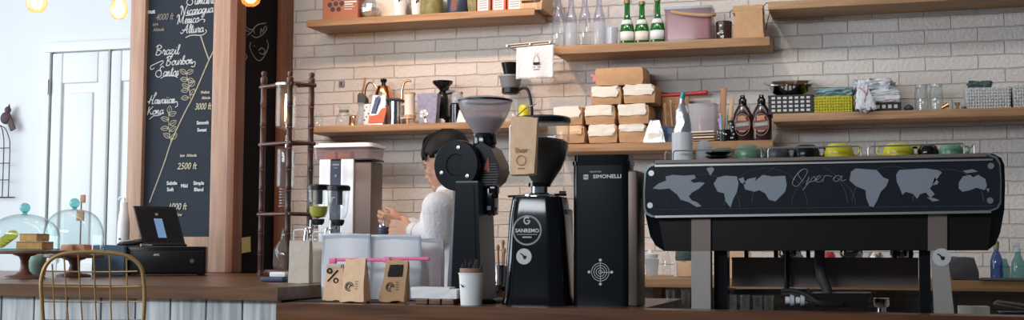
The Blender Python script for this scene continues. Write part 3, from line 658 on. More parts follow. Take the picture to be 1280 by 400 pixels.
for o_ in (0, 5): b.tube([(lo(972, 366+o_)[0], .18-.02*o_/5, lo(972, 366+o_)[1]), (lo(990, 366+o_)[0], .15, lo(990, 366+o_)[1]), (lo(1008, 373+o_)[0], .12, lo(1008, 372+o_)[1]), (lo(1024, 384)[0], .11, .010+o_*.001), (lo(1050, 385)[0], .14, .010)], .0075, 8, sm=6)
obj('water_hose', b, 'rubber', em)
b = MB(); a = lo(1000, 378)
for j, (dx, r) in enumerate(((0, .012), (.014, .018), (.03, .011), (.044, .017), (.058, .008))): b.lathe([(0, 0), (r, 0), (r*.8, .012), (0, .012)], (a[0]-.05+dx, .13, .019), 16, Euler((0, PI/2, 0)).to_matrix())
obj('hose_fitting', b, 'white', em)
# cup rails
def rail(x0, x1, y0, y1, hb):
    b = MB(); pts = [lo(x0, y0), lo(x1, y1)]; zb0, zb1 = lo(x0, 202)[1], lo(x1, 193)[1]
    za, zc = pts[0][1], pts[1][1]; xa, xc = pts[0][0], pts[1][0]; r = .008
    b.tube([(xa, .03, zb0-.004), (xa, .03, za-r), (xa+r*.3, .03, za-r*.3), (xa+r, .03, za), (xc-r, .03, zc), (xc-r*.3, .03, zc-r*.3), (xc, .03, zc-r), (xc, .03, zb1-.006)], .0022, 8)
    obj('cup_rail', b, 'steel', em)
rail(839, 951, 187.5, 184.5, 0); rail(959, 1076, 184, 181.5, 0); rail(1085, 1206, 182, 178, 0)
b = MB()
for xa, zz in ((829, 188), (1219, 178)):
    a = lo(xa, zz); b = MB(); b.tube([(a[0], .035, a[1]-.045*(1 if xa < 900 else .8)), (a[0], .035, a[1]-.006), (a[0], .05, a[1]), (a[0], .44, a[1]), (a[0], .455, a[1]-.03)], .0022, 8); obj('cup_rail', b, 'steel', em)
def topz(px_): return e0.z+lo(px_, 201-(px_-820)*.0215)[1]+.001
# ---- things on top of the machine
def onmach(name, label, cat, px_, dy=.12, rz=0, group=None):
    Y = YM+dy; P = at(px_, 195, Y); return thing(name, label, cat, (P.x, Y, topz(px_)+.0034), rz, group), mpp(px_, 190, Y)
def lathe_obj(nm, prof, m_, par, k, seg=28, ang=40, c=(0, 0, 0), label=None, **kw):
    b = MB(k); b.lathe(prof, c, seg, **kw); return obj(nm, b, m_, par, ang, label=label)
def cup(label, px_, r, h, m_, hs, name='coffee_cup', cat='cup', dy=.12, lid=False, group=None):
    """upturned handled cup; hs = handle side(s)"""
    t, k = onmach(name, label, cat, px_, dy, 0, group)
    lathe_obj('body', [(r*.96, 0), (r, h*.12), (r*.98, h*.5), (r*.80, h*.88), (r*.62, h), (r*.55, h), (r*.55, h-1), (0, h-1)], m_, t, k)
    for s_ in hs:
        b = MB(k); b.tube([(s_*r*.9, 0, h*.78), (s_*(r+4), 0, h*.80), (s_*(r+6.5), 0, h*.5), (s_*(r+3.5), 0, h*.22), (s_*r*.95, 0, h*.2)], 1.3, 8, sm=4); obj('handle', b, m_, t)
    return t
cup('yellow upturned cup with handle behind the middle cup rail', 1049, 18, 18.5, 'yellow', (1,), group=None)
cup('yellow upturned cup standing behind the right cup rail', 1123, 19, 17.5, 'yellow', (-1, 1))
cup('sage green upturned cup left of the middle rail gap on the espresso machine', 934, 16, 18.5, 'green', (1,), dy=.13)
cup('black upturned cup between the right yellow and the right green cups', 1160, 13.5, 15, 'gloss', (-1,), dy=.13)
cup('green upturned cup at the far right end of the espresso machine top', 1189, 15, 15, 'green', (1,), dy=.11)
cup('dark grey upturned cup first behind the middle cup rail', 971, 16, 16, 'dgrey', (1,), dy=.13)
cup('black upturned cup second behind the middle cup rail, by the yellow one', 1008, 17, 18, 'satin', (-1, 1), dy=.14)
t, k = onmach('saucer', 'black glossy saucers nested behind the left cup rail', 'saucer', 898, .1)
t2 = None
b = MB(k); b.lathe([(0, 0), (9, 0), (16.5, 3.5), (16.5, 4.5), (9, 1.5), (0, 1.5)]); obj('plate', b, 'gloss', t); t['label'] = 'lower black glossy saucer behind the left cup rail'
t2 = copy_tree(t); t2.location.z += 5*k; t2['label'] = 'upper black glossy saucer stacked behind the left cup rail'; t2['group'] = t['group'] = 'black saucers'
t, k = onmach('tumbler', 'small green dish on top of the stacked black saucers', 'dish', 904, .1); t.name = 'small_dish'
t.location.z = t2.location.z+4.5*k; lathe_obj('body', [(0, 0), (8, 0), (10, 5), (9.3, 5), (7.5, 1), (0, 1)], 'green', t, k)
# white holder and piping bag
t, k = onmach('cup_holder', 'plain white cylinder holding a piping bag at the left of the machine top', 'holder', 853, .09)
lathe_obj('body', [(0, 0), (13, 0), (13, 34.5), (12, 34.5), (12, 2), (0, 2)], 'white', t, k, 36)
hz = t.location.z
t, k = stand('piping_bag', 'silver piping bag with a teal tip standing in the white cylinder', 'piping bag', 853, 160, YM+.09, hz+.006)
def foilp(px_=0): pass
b = MB(k); prof = [(0, 2), (6.5, 2), (8, 12), (9, 20), (10, 28), (10.4, 36), (10, 44), (9, 52), (7.6, 59), (6, 65), (4.4, 71), (3, 75), (2.4, 77), (0, 77)]
b.lathe(prof, (0, 0, 0), 20, sx=1, sy=.7)
for v in b.bm.verts:
    q = v.co/k; n_ = noise.noise_vector(q*.11)*(3.2 if q.z < 74 else .4); v.co += Vector((n_.x, n_.y, n_.z*.5))*k
obj('bag', b, 'foil', t, 30)
b = MB(k); b.cyl((0, 0, 75), (1.5, 0, 82), 3.4, 3.0); b.cyl((1.5, 0, 82), (4, 0, 80), 2.2, 1.5); obj('tip', b, 'teal', t)
t, k = onmach('plastic_cup', 'short ribbed clear plastic cup between the white cylinder and the saucers', 'cup', 880, .12)
b = MB(k); b.lathe([(0, 0), (9, 0)]+[(9.3+(.5 if i % 2 else 0)+i*.1, 2+i*1.6) for i in range(9)]+[(11, 17), (8, 23), (4, 25.5), (0, 26)]); obj('body', b, 'milky', t)

# ---- black boxed grinder -------------------------------------------------------
t, k = stand('coffee_grinder', 'tall boxy black coffee grinder with a round compass emblem low on its front', 'grinder', 753, 384, 3.56, ZB)
H = 186
def rb(x0, x1, y0, y1, r): return rrect(x0, y0, x1, y1, r)
b = MB(k); b.prism(rb(-39, 33.5, 0, 42, 9), 0, H-9, fn=lambda x, y, z: (x, z, y)); obj('body', b, 'satin', t, 50)
b = MB(k); b.box((36, 30, (H-16)/2), (16, 50, H-16), bev=2); obj('side_panel', b, 'machbrown', t, label='brown-grey side panel')
b = MB(k); b.prism(rb(-40, 34.5, -1, 43, 9), H-9, H-4, fn=lambda x, y, z: (x, z, y)); b.prism(rb(-38, 33, 1, 41, 9), H-4, H+4, fn=lambda x, y, z: (x, z, y)); b.lathe([(0, 0), (3, 0), (2.4, 1.5), (0, 2)], (10, 20, H+4)); obj('lid', b, 'gloss', t, 40)
text('lettering', 'SIMONELLI', 6.6*k, 'silverpaint', t, (6.5*k, -.0012, (H-24.5-1.2)*k), wx=1.15, bold=.0004)
text('lettering', 'NUOVA', 2.8*k, 'silverpaint', t, (-8.5*k, -.0012, (H-18.3)*k), wx=1.5)
b = MB(k); b.prism([(-24, H-27), (-18, H-27), (-18, H-21), (-24, H-21)], -.5, .1); em_ = obj('emblem', b, 'silverpaint', t)
b = MB(k); b.tube([(-22.8, -.6, H-22), (-22.8, -.6, H-25), (-19.3, -.6, H-23), (-19.3, -.6, H-26)], .5, 4); obj('emblem_mark', b, 'satin', em_)
b = MB(k); cz = 42.5; cx_ = -2.5
for r_ in (11.2, 8.3, 5.4, 2.4): b.tube([(cx_+r_*math.cos(a*PI/16), -.35, cz+r_*math.sin(a*PI/16)) for a in range(32)], .42, 5, closed=True)
b.tube([(cx_, -.35, cz-13), (cx_, -.35, cz+13)], .4, 4); b.tube([(cx_, -.35, cz), (cx_+13, -.35, cz-.5)], .4, 4)
for dx, dz in ((0, 15), (0, -15), (14.5, 0), (-14.5, 0)): disc(b, (cx_+dx, cz+dz), 1.8, -.6, .1, 12)
obj('compass_emblem', b, 'silverpaint', t)

# ---- glossy black grinder with glass hopper ------------------------------------
t, k = stand('coffee_grinder', 'glossy black coffee grinder with a bean-filled glass hopper and round white logo', 'grinder', 675, 385, 3.60, ZB)
b = MB(k)
def rr_(w_, d_, z_): return [(x, y, z_) for x, y in rrect(-w_, -d_, w_, d_, min(w_, d_)*.55, 5)]
lv = [(43, 40, 0), (43, 40, 4), (41, 39, 12), (38, 36, 60), (35, 34, 110), (32, 32, 130), (31, 31, 134), (20, 20, 136)]
rings = [[b.v(p) for p in rr_(w_, d_, z_)] for w_, d_, z_ in lv]
for A, B in zip(rings, rings[1:]):
    for i in range(len(A)): j = (i+1) % len(A); b.f([A[i], A[j], B[j], B[i]])
b.f(rings[0][::-1]); b.f(rings[-1]); obj('body', b, 'gloss', t, 40)
b = MB(k); b.box((30, 10, 60), (13, 50, 120), taper=(.7, .9), bev=3); b.box((33, -8, 18), (10, 46, 36), taper=(.6, .9), bev=3); obj('rear_housing', b, 'satin', t)
b = MB(k); b.tube([(-33, -37.5, 8), (-30.5, -36, 60), (-27.5, -33, 108), (-24.5, -31.3, 129)], 1.5, 8); obj('edge_trim', b, 'chrome', t, label='bright chrome edge strip')
lathe_obj('collar', [(0, 134), (22, 134), (22, 137), (19, 139), (10.5, 139), (10.5, 147.5), (0, 147.5)], 'chrome', t, k, c=(-1, 0, 0))
lathe_obj('hopper_neck', [(10.8, 147), (14, 147), (14, 152), (10.8, 152)], 'gloss', t, k, c=(-1, 0, 0))
b = MB(k); b.tube([(-42, 0, 135.5), (-18, -4, 136)], 1.4, 8); b.tube([(18, -2, 137), (34, 0, 137)], 1.6, 8); b.box((30, -4, 140), (8, 4, 3)); obj('adjusting_arm', b, 'black', t)
hopper = [(10.5, 148), (11, 150), (16, 158), (24, 170), (29.5, 182), (32.5, 196), (33.5, 210), (34, 221), (34.2, 229)]
b = MB(k); b.lathe(hopper, (3, 0, 0), 40); hp = obj('hopper', b, 'clear', t)
lathe_obj('coffee_beans', [(0, 149)]+[(r-.8, z) for r, z in hopper[:6]]+[(31.5, 203), (26, 206.5), (12, 209), (0, 210)], 'beans', t, k, c=(3, 0, 0))
lathe_obj('lid', [(0, 227), (33.4, 227), (35.4, 228), (35.4, 233), (33, 235), (10, 236), (0, 236)], 'satin', t, k, c=(3, 0, 0), seg=40)
# round printed logo on the front
def onf(z): # front surface y and x shift of body at height z
    for (a, b_) in zip(lv, lv[1:]):
        if a[2] <= z <= b_[2]: return -(a[1]+(b_[1]-a[1])*(z-a[2])/(b_[2]-a[2]+1e-6))-.35
    return -31
b = MB(k); lc = (-7, 92)
ringp = lambda r_, n=40: [(lc[0]+r_*math.cos(2*PI*a/n), onf(lc[1]+r_*math.sin(2*PI*a/n)), lc[1]+r_*math.sin(2*PI*a/n)) for a in range(n)]
b.tube(ringp(18), .45, 5, closed=True); b.tube(ringp(16.8), .25, 4, closed=True)
rg = []
for a in range(24): t_ = 2*PI*a/24; rg.append((lc[0]-.3+3.6*math.cos(t_), onf(104), 104+4*math.sin(t_)))
b.tube(rg[3:]+rg[:1], 1.0, 6); b.tube([(lc[0]-.3, onf(104), 104), (lc[0]+3, onf(104), 104)], .7, 5)
b.tube([(lc[0]-13, onf(87)-.1, 87), (lc[0]+13, onf(87)-.1, 87)], .35, 4); b.tube([(lc[0]-6, onf(84)-.1, 83.5), (lc[0]+6, onf(84)-.1, 83.5)], .9, 4)
obj('round_logo', b, 'silverpaint', t)
text('lettering', 'SANREMO', 6.6*k, 'silverpaint', t, (-7*k, (onf(90)-.1)*k, 89.5*k), rot=(PI/2-.06, 0, 0), wx=1.0, bold=.0003)
b = MB(k); disc(b, (-10.5, 60), 9.8, onf(60)-.6, onf(60)+2); st = obj('sticker', b, 'sticker', t, label='round pale sticker with a black bird')
b = MB(k); b.prism([(-10.5+x*8.2, 60+z*8.2) for x, z in BIRD], onf(60)-.9, onf(60)-.5); obj('bird_print', b, 'matt', st)

# kraft bag hanging in front of the hopper
t, k = stand('kraft_bag', 'kraft paper coffee bag hanging in front of the glass grinder hopper', 'paper bag', 655, 182, 3.45, at(655, 218, 3.45).z)
b = MB(k); b.pillow((0, 0, 35), (36, 13, 72), 10, .10, .03, 3, fn=lambda q: Vector((q.x*(.93+.05*q.z)+.04*q.z, q.y*(1-.55*max(0, q.z)), q.z))); obj('bag', b, 'kraftl', t)
text('lettering', 'Beør', 9*k, 'midwood', t, (-1.5*k, -8.3*k, 27*k), bold=.0003, wx=.9)
b = MB(k); b.tube([(-1.5+6*math.cos(a*PI/12), -8.0, 17+6*math.sin(a*PI/12)) for a in range(24)], .45, 5, closed=True); b.tube([(-6, -7.6, 7), (3, -7.6, 7)], .5, 4); obj('round_logo', b, 'midwood', t)
b = MB(k); b.tube([(-18.6, 0, 4), (-18.6, 0, 60), (-10, 0, 73), (0, 8, 84), (6, 34, 92)], .7, 6); obj('hanging_rod', b, 'steel', t)

# ---- large shop grinder with round front --------------------------------------
t, k = stand('coffee_grinder', 'big black shop grinder with round disc front and translucent grey hopper', 'grinder', 582, 380, 3.66, ZB)
b = MB(k)
b.prism([(-35, 0), (-9, 0), (-9, 140), (-26, 140)], -20, -19.2); 
sec = [(-35, 34, 0), (-33.5, 33, 20), (-26, 29, 138)]
# column: tapered box with chamfered left front edge
def colring(xl, xr, z): return [(xl+3, 20, z), (xl+13, -6, z), (xl+24, -30, z), (xr, -30, z), (xr+1, -10, z), (xr+1, 26, z), (xl+3, 26, z)]
b = MB(k); rs = [[b.v(p) for p in colring(*s_)] for s_ in ((-36, 32, 0), (-35, 31, 12), (-27, 25, 150))]
for A, B in zip(rs, rs[1:]):
    for i in range(7): j = (i+1) % 7; b.f([A[i], A[j], B[j], B[i]])
b.f(rs[0][::-1]); b.f(rs[-1]); obj('column', b, 'grindersheen', t, 20)
b = MB(k); b.prism([(-9, 2), (31.5, 2), (25.5, 148), (-3.5, 148)], -31.2, -29.6); b.prism([(19, 2), (26, 2), (20, 146), (14, 146)], -32.2, -31); obj('front_cover', b, 'satin', t, 20)
b = MB(k); b.box((4, 0, 3), (88, 70, 6), bev=2); obj('base_plate', b, 'satin', t)
HC = Vector((-2, 0, 170.5))
dirv = Vector((-.18, -1, .0)).normalized(); Mh = dirv.to_track_quat('Z', 'Y').to_matrix()
b = MB(k); b.lathe([(0, -52), (20, -52), (27, -44), (29.5, -20), (30, 18), (0, 18)], HC, 40, Mh); b.prism([(-2, 186), (24, 200), (36, 192), (48, 168), (42, 152), (30, 142), (10, 140), (-12, 145)], -12, 34); obj('motor_housing', b, 'satin', t, 30)
b = MB(k); b.lathe([(0, 17), (31.6, 17), (32, 18), (32, 22), (30.6, 24), (14, 24), (13, 22.8), (0, 22.8)], HC, 48, Mh); fd = obj('front_disc', b, 'satin', t, 30)
b = MB(k)
for a in (80, 205, 320): p = HC+Mh @ Vector((22*math.cos(math.radians(a)), 22*math.sin(math.radians(a)), 24)); b.lathe([(2.4, 0), (2.4, 1), (0, 1.4)], p, 12, Mh)
obj('screw', b, 'steel', fd)
b = MB(k)
for i in range(9): b.box((34, -12.6, 146+i*3.2), (24-abs(i-4)*1.2, 1.2, 1.0))
obj('cooling_fins', b, 'dgrey', t)
b = MB(k); b.prism([(27, 165), (35, 162), (33, 181)], -13.4, -11.8); obj('triangle_logo', b, 'logored', t)
lathe_obj('hopper_neck', [(0, 186), (13.5, 186), (13.5, 198), (15, 199), (15, 210), (14, 212), (0, 212)], 'gloss', t, k, c=(21, 10, 0))
b = MB(k); b.lathe([(12.5, 216), (16, 221), (21, 228), (27, 238), (31.5, 248), (33.6, 256), (34, 260)], (21, 10, -6), 44); obj('hopper', b, 'smoke', t)
b = MB(k); b.lathe([(12, 217), (18, 226.5), (24, 236), (22, 238), (16, 232), (8, 226), (0, 224)], (21, 10, -6), 28); obj('feed_cone', b, 'smoke', t)
b = MB(k); b.lathe([(33.2, 258), (34.6, 258.5), (34.6, 260.6), (33.2, 261)], (21, 10, -6), 44); obj('hopper_rim', b, 'black', t)
b = MB(k); b.lathe([(33, 260.5), (24, 264), (10, 266), (0, 266.4), (0, 265), (24, 262.5)], (21, 10, -6), 44); obj('lid', b, 'milky', t)
b = MB(k); b.box((34, -4, 126), (14, 20, 34), bev=2); b.box((39, -8, 140), (12, 14, 12), bev=3); b.cyl((36, -6, 118), (36, -6, 108), 7, 4); b.cyl((40, -16, 132), (46, -18, 132), 3); obj('outlet_chute', b, 'gloss', t)
b = MB(k); b.box((35, -15, 117), (5, 1, 5)); obj('chute_clip', b, 'chrome', t)
b = MB(k); b.tube([(34, -12, 100), (37, -12, 107), (40, -12, 112)], .9, 6); obj('chute_lever', b, 'chrome', t)
# ---- pendant bulbs --------------------------------------------------------------
for i, (x, yb_, r_, h_, Y, lab) in enumerate(((45.5, 16, 13, 34, 4.4, 'leftmost glowing pendant bulb with a round amber glass globe'), (148, 24.5, 10.5, 40, 4.4, 'elongated glowing pendant bulb beside the menu board frame'), (313, 8.5, 12.5, 34, 4.4, 'glowing round pendant bulb in front of the dark side chalkboard'))):
    z = at(x, yb_, Y).z; t, k = stand('pendant_bulb', lab, 'pendant lamp', x, yb_, Y, z, group=None)
    b = MB(k)
    if i == 1: b.lathe([(0, 0), (5, .8), (8.6, 4), (10.5, 10), (10, 17), (7, 27), (4.8, 36), (4.6, 40)])
    else: b.lathe([(0, 0), (6, 1), (10.5, 4.5), (13, 11), (12, 18), (8, 26), (5, 31), (4.6, 36)])
    obj('bulb_glass', b, 'bulb', t)
    b = MB(k)
    for q in range(5):
        a = 2*PI*q/5; b.tube([(3*math.cos(a), 3*math.sin(a), 6), (4.2*math.cos(a), 4.2*math.sin(a), 16), (2.5*math.cos(a+.5), 2.5*math.sin(a+.5), 27)], .75, 5, sm=3)
    obj('filament', b, 'filament', t)
    lathe_obj('socket', [(0, 35), (5.4, 35), (5.8, 38), (5.8, 50), (3, 54), (0, 54)], 'gold', t, k)
    b = MB(k); b.cyl((0, 0, 53), (0, 0, (3.39-z)/k), .9, seg=8); obj('cord', b, 'rubber', t)
    l = bpy.data.lights.new('bulb_light', 'POINT'); l.energy = 5; l.color = (1, .62, .30); l.shadow_soft_size = .03; o = bpy.data.objects.new('bulb_light', l); COL.objects.link(o); o.parent = t; o.location = (0, 0, 14*k)

# ---- wall birdcage ornament -------------------------------------------------------
Yc = YL-.06; zc_ = at(0, 247, Yc).z
t, k = stand('birdcage_ornament', 'black wire birdcage wall ornament with a dark bird on top at the left edge', 'wall ornament', -4, 247, Yc, zc_)
b = MB(k)
for xx in (-17, -8, 0, 8, 17): b.tube([(xx, 0, 0), (xx, 0, 62), (xx*.86, 0, 76), (xx*.5, 0, 87), (0, 0, 91)], .65, 6, sm=4)
for zz in (0.5, 22, 43, 62): b.tube([(-17, 0, zz), (17, 0, zz)], .6, 6)
for s_ in (0, 1): b.tube([(-17, 0, .5), (-17, 12, .5), (17, 12, .5), (17, 0, .5)], .6, 6)
obj('cage', b, 'wire', t)
b = MB(k); b.ball((8, 2, 100), (7.5, 5, 8), 16, 10, Euler((0, .5, 0)).to_matrix()); b.ball((10.5, 2, 110), (4.2, 3.6, 4.6), 12, 8); b.cyl((12, 2, 113), (12.5, 2, 118), 1.8, .2, 8); b.box((16, 2, 92), (7, 3, 16), rot=(0, -.45, 0)); obj('bird', b, 'bird', t)

# ---- cake stands -------------------------------------------------------------------
def cakestand(label, px_, base_y, Y, plate_h, rp, rbs):
    t, k = stand('cake_stand', label, 'cake stand', px_, base_y, Y, ZC+.001)
    lathe_obj('pedestal', [(0, 0), (rbs, 0), (rbs, 1.6), (rbs*.82, 3.4), (rbs*.42, 5), (6.2, 9), (5, 14), (5, plate_h-10), (7, plate_h-5), (14, plate_h-2.6), (14, plate_h-1.2), (0, plate_h-1.2)], 'standwood', t, k, 40)
    lathe_obj('plate', [(0, plate_h-1.5), (rp-3, plate_h-1.5), (rp, plate_h-.2), (rp, plate_h+2.6), (rp-2, plate_h+3), (0, plate_h+3)], 'standwood', t, k, 48)
    return t, k, ZC+.001+(plate_h+3)*k
def dome(label, px_, Y, z, r, h, knob, m_='clear'):
    t, k = stand('glass_dome', label, 'glass cover', px_, 300, Y, z+.001)
    pr = [(r, 0)]+[(r*math.cos(a)**.72 if knob else r*math.cos(a), h*.38+h*.62*math.sin(a)) for a in [PI/2*i/14 for i in range(14)]]+[(0, h)]
    b = MB(k); b.lathe(pr, (0, 0, 0), 48); obj('cover', b, 'teal_glass', t)
    b = MB(k); b.lathe([(r+.4, 0), (r+.4, 1.6), (r-.6, 1.6), (r-.6, 0)], (0, 0, 0), 48); obj('rim', b, 'teal_rim', t)
    b = MB(k); b.cyl((0, 0, h-.5), (0, 0, h+3), 3); b.ball((0, 0, h+7.5), 6.3, 18, 12); obj('knob', b, 'teal_rim', t)
    return t, k
t, k, zp = cakestand('larger dark wooden cake stand under the dome with golden cake, at the far left', 30, 349, 3.98, 32, 50, 25)
dome('round clear glass dome over the golden cake slices on the larger stand', 30, 3.98, zp, 42.5, 45, False)
def slab(label, px_, Y, z, w_, d_, h_, rz=0, m_='cake', nm='cake_slice', cat='cake'):
    t, k = stand(nm, label, cat, px_, 300, Y, z+.0008, rz); b = MB(k); b.pillow((0, 0, h_/2), (w_, d_, h_), 6, .04, .025, px_); obj('sponge', b, m_, t)
    b = MB(k); b.pillow((0, 0, h_*.97), (w_*1.01, d_*1.01, h_*.16), 5, .04, .02, px_); obj('crust', b, 'caketop', t); return z+.0008+h_*k*1.06
z1 = slab('lower golden cake slice resting on the larger cake stand plate', 44, 3.96, zp, 35, 26, 10, .1)
z2 = slab('upper golden cake slice stacked on the lower one under the round dome', 43, 3.96, z1, 27, 22, 9, -.1)
t, k = stand('lemon_garnish', 'yellow-green citrus slices leaning inside the round glass dome', 'fruit', 8, 290, 3.95, zp+.002)
for j in range(4):
    b = MB(k); b.lathe([(0, 0), (7.5, 0), (7.5, 1.4), (0, 1.4)], (-8+j*5, 2, 8+j*3.2), 20, Euler((.9, .35, 0)).to_matrix()); obj('citrus_slice', b, 'oil', t)
t, k, zp2 = cakestand('smaller dark wooden cake stand holding glazed pastries beside the larger stand', 92, 345, 4.25, 25, 36, 21)
dm, k = dome('wide teal-tinted glass dome over the pastries on the smaller stand', 92, 4.25, zp2, 36, 56, True)
for (x, yy, lab) in ((88, 4.20, 'left glazed orange pastry under the teal dome'), (103, 4.22, 'right glazed orange pastry under the teal dome'), (95, 4.32, 'rear glazed orange pastry under the teal dome')):
    t, k = stand('pastry', lab, 'pastry', x, 310, yy, zp2+.001); b = MB(k); b.pillow((0, 0, 6), (17, 17, 12), 7, .30, .05, x); obj('bun', b, 'bun', t)
t, k = stand('green_jar', 'pale green ceramic jar standing between the two wooden cake stands', 'jar', 44, 345, 4.22, ZC+.001)
lathe_obj('body', [(0, 0), (10, 0), (12, 2), (12.5, 14), (12.5, 26), (11.5, 28), (10.5, 28), (10.5, 3), (0, 3)], 'celadon', t, k)
t, k = stand('sign_stick', 'thin wooden stick with two small brown tags behind the teal dome', 'sign', 99, 345, 4.55, ZC+.001)
b = MB(k); b.cyl((0, 0, 0), (0, 0, 96), .9, seg=8); b.lathe([(0, 0), (9, 0), (9, 2), (0, 2)]); obj('stick', b, 'standwood', t)
b = MB(k); b.box((0, -1.2, 74), (11, 1.5, 13), bev=.3); b.box((3, -1.2, 95), (7, 1.5, 10), bev=.3); obj('tag', b, 'midwood', t)
t, k = stand('folded_cloth_box', 'slate blue fabric box between the teal dome and the cash register', 'box', 136, 340, 4.44, ZC+.001, .4)
b = MB(k); b.pillow((0, 0, 19), (38, 16, 38), 8, .08, .03, 3); obj('box', b, 'bluegrey', t)
t, k = stand('white_bottle', 'slim white bottle standing behind the card reader by the menu board', 'bottle', 153, 340, 4.75, ZC+.001)
lathe_obj('body', [(0, 0), (7, 0), (7.5, 3), (7.5, 60), (6.5, 72), (5, 80), (4.5, 90), (0, 90)], 'white', t, k)
b = MB(k); b.cyl((0, 0, 89), (0, 0, 95), 1.6); b.tube([(0, 0, 95), (-6, 0, 96), (-7.5, 0, 93)], 1.2, 8, sm=3); obj('pump', b, 'white', t)
# ---- cash register -------------------------------------------------------------------
t, k = stand('cash_drawer', 'wide low black cash drawer under the touch-screen register', 'cash drawer', 208, 340, 4.72, ZC+.001, .50)
b = MB(k); b.box((0, -8, 18.5), (98, 80, 34), bev=1.2)
for sx in (-42, 42):
    for sy in (-40, 40): b.cyl((sx, sy, 0), (sx, sy, 2), 3)
obj('case', b, 'satin', t)
b = MB(k); b.box((0, -48.6, 17), (93, 1.6, 26), bev=.5); fr = obj('drawer_front', b, 'black', t)
b = MB(k); b.lathe([(0, 0), (2.6, 0), (2.6, 1.6), (0, 1.8)], (33, -49.2, 18), 16, Euler((PI/2, 0, 0)).to_matrix()); obj('lock', b, 'chrome', fr)
text('lettering', 'APG', 3.6*k, 'silverpaint', fr, (-9*k, -49.8*k, 24*k), bold=.0004)
b = MB(k); b.box((-43, -49.7, 22), (9, .5, 6)); obj('label_plate', b, 'sticker', fr)
zt = ZC+.001+35.6*k
t, k = stand('touch_screen_register', 'black tilted touch-screen register with a lit blue panel on the cash drawer', 'register', 204, 305, 4.74, zt, 1.0)
b = MB(k); b.box((4, 6, 1.5), (46, 34, 3), bev=1); b.box((2, 22, 12), (18, 6, 24), rot=(-.6, 0, 0), bev=1); obj('stand', b, 'black', t)
def tilt(x, y, z): # screen frame: leaning back, skewed seen from the right
    return (x, y+z*.62, z*.97)
b = MB(k); b.prism([(-28, 52), (28, 52), (28, 3), (-28, 3)], -1.5, 1.5, fn=lambda x, y, z: tilt(x, y-4, z)); obj('screen_case', b, 'black', t, 20)
b = MB(k); b.prism([(-25.5, 49), (25.5, 49), (25.5, 6), (-25.5, 6)], -1.9, -1.4, fn=lambda x, y, z: tilt(x, y-4, z)); sc_ = obj('screen', b, 'gloss', t, 20)
b = MB(k); b.prism([(-6, 36), (5, 36), (5, 11), (-6, 11)], -2.2, -1.9, fn=lambda x, y, z: tilt(x, y-4, z)); obj('screen_window', b, 'screen', sc_, 20)
b = MB(k); b.prism([(-2.5, 43), (1, 43), (1, 40), (-2.5, 40)], -2.2, -1.9, fn=lambda x, y, z: tilt(x, y-4, z)); obj('screen_icon', b, 'grey', sc_, 20)
t, k = stand('card_reader', 'small black card terminal tilted at the left end of the cash drawer', 'card reader', 163, 305, 4.58, zt, .4)
b = MB(k); b.box((0, 4, 4.5), (32, 18, 4), rot=(.2, -.14, 0), bev=1.2); b.box((0, 4, 1.2), (20, 12, 2.4)); obj('case', b, 'black', t)
b = MB(k); b.box((-3, 2, 6.8), (14, 8, .8), rot=(.2, -.14, 0)); obj('display', b, 'grey', t)
b = MB(k); b.lathe([(0, 0), (2.2, 0), (2.2, 2), (0, 3)], (-13, -3, 7.6), 12); obj('button', b, 'chrome', t)

# ---- brass wire chair ------------------------------------------------------------------
t, k = stand('wire_bar_chair', 'brass wire bar chair with an arched grid back in front of the counter', 'bar chair', 116, 400, 3.02, 0, .42)
zA = at(116, 400, 3.02).z
def cz_(py): return (at(116, py, 3.02).z)/k
def cx2(px_): return px_-116
b = MB(k)
arch = [(-55, -4, cz_(470)), (-58, 0, cz_(420)), (-62, 2, cz_(380)), (-64, 3, cz_(350)), (-58, 4, cz_(330)), (-44, 5, cz_(319)), (-20, 5.5, cz_(315)), (10, 5.5, cz_(315.5)), (36, 5, cz_(319)), (54, 4, cz_(331)), (60, 3, cz_(350)), (62, 2, cz_(380)), (60, 0, cz_(420)), (56, -4, cz_(470))]
b.tube(arch, 2.5, 10, sm=6); obj('back_frame', b, 'gold', t)
b = MB(k)
for xt, xb, yt in ((-52, -44, 330), (-38, -27, 321), (-21, -10, 317), (-2, 6, 316), (17, 24, 317), (38, 44, 321)):
    b.tube([(xt, 5, cz_(yt)), ((xt*.6+xb*.4), 4, cz_(370)), (xb, 0, cz_(430)), (xb*.95, -4, cz_(470))], 1.0, 7, sm=4)
for yy, xa, xb in ((339, -59, 52), (358, -62, 56), (377, -62, 60), (400, -60, 60), (425, -58, 58)): b.tube([(xa, 3, cz_(yy)), (0, 6, cz_(yy+1)), (xb, 3, cz_(yy))], .95, 7, sm=4)
obj('back_grid', b, 'gold', t)
sz = cz_(475); b = MB(k); b.tube([(56*math.cos(a*PI/12), -44+46*math.sin(a*PI/12), sz) for a in range(24)], 2.4, 10, closed=True)
for j in range(-4, 5):
    w_ = 46*math.sqrt(1-(j*12/56)**2); b.tube([(j*12, -44-w_, sz), (j*12, -44+w_, sz)], 1, 6)
    w_ = 56*math.sqrt(1-(j*10/46)**2); b.tube([(-w_, -44+j*10, sz), (w_, -44+j*10, sz)], 1, 6)
obj('seat', b, 'gold', t)
for sx, sy in ((-1, -1), (1, -1), (1, 1), (-1, 1)):
    b = MB(k); b.cyl((sx*36, -44+sy*30, sz), (sx*58, -44+sy*50, .5), 2.2, 1.8, 10); obj('leg', b, 'gold', t)
b = MB(k); b.tube([(sx*50, -44+sy*43, 95) for sx, sy in ((-1, -1), (1, -1), (1, 1), (-1, 1))], 1.6, 8, closed=True); obj('footrest', b, 'gold', t)

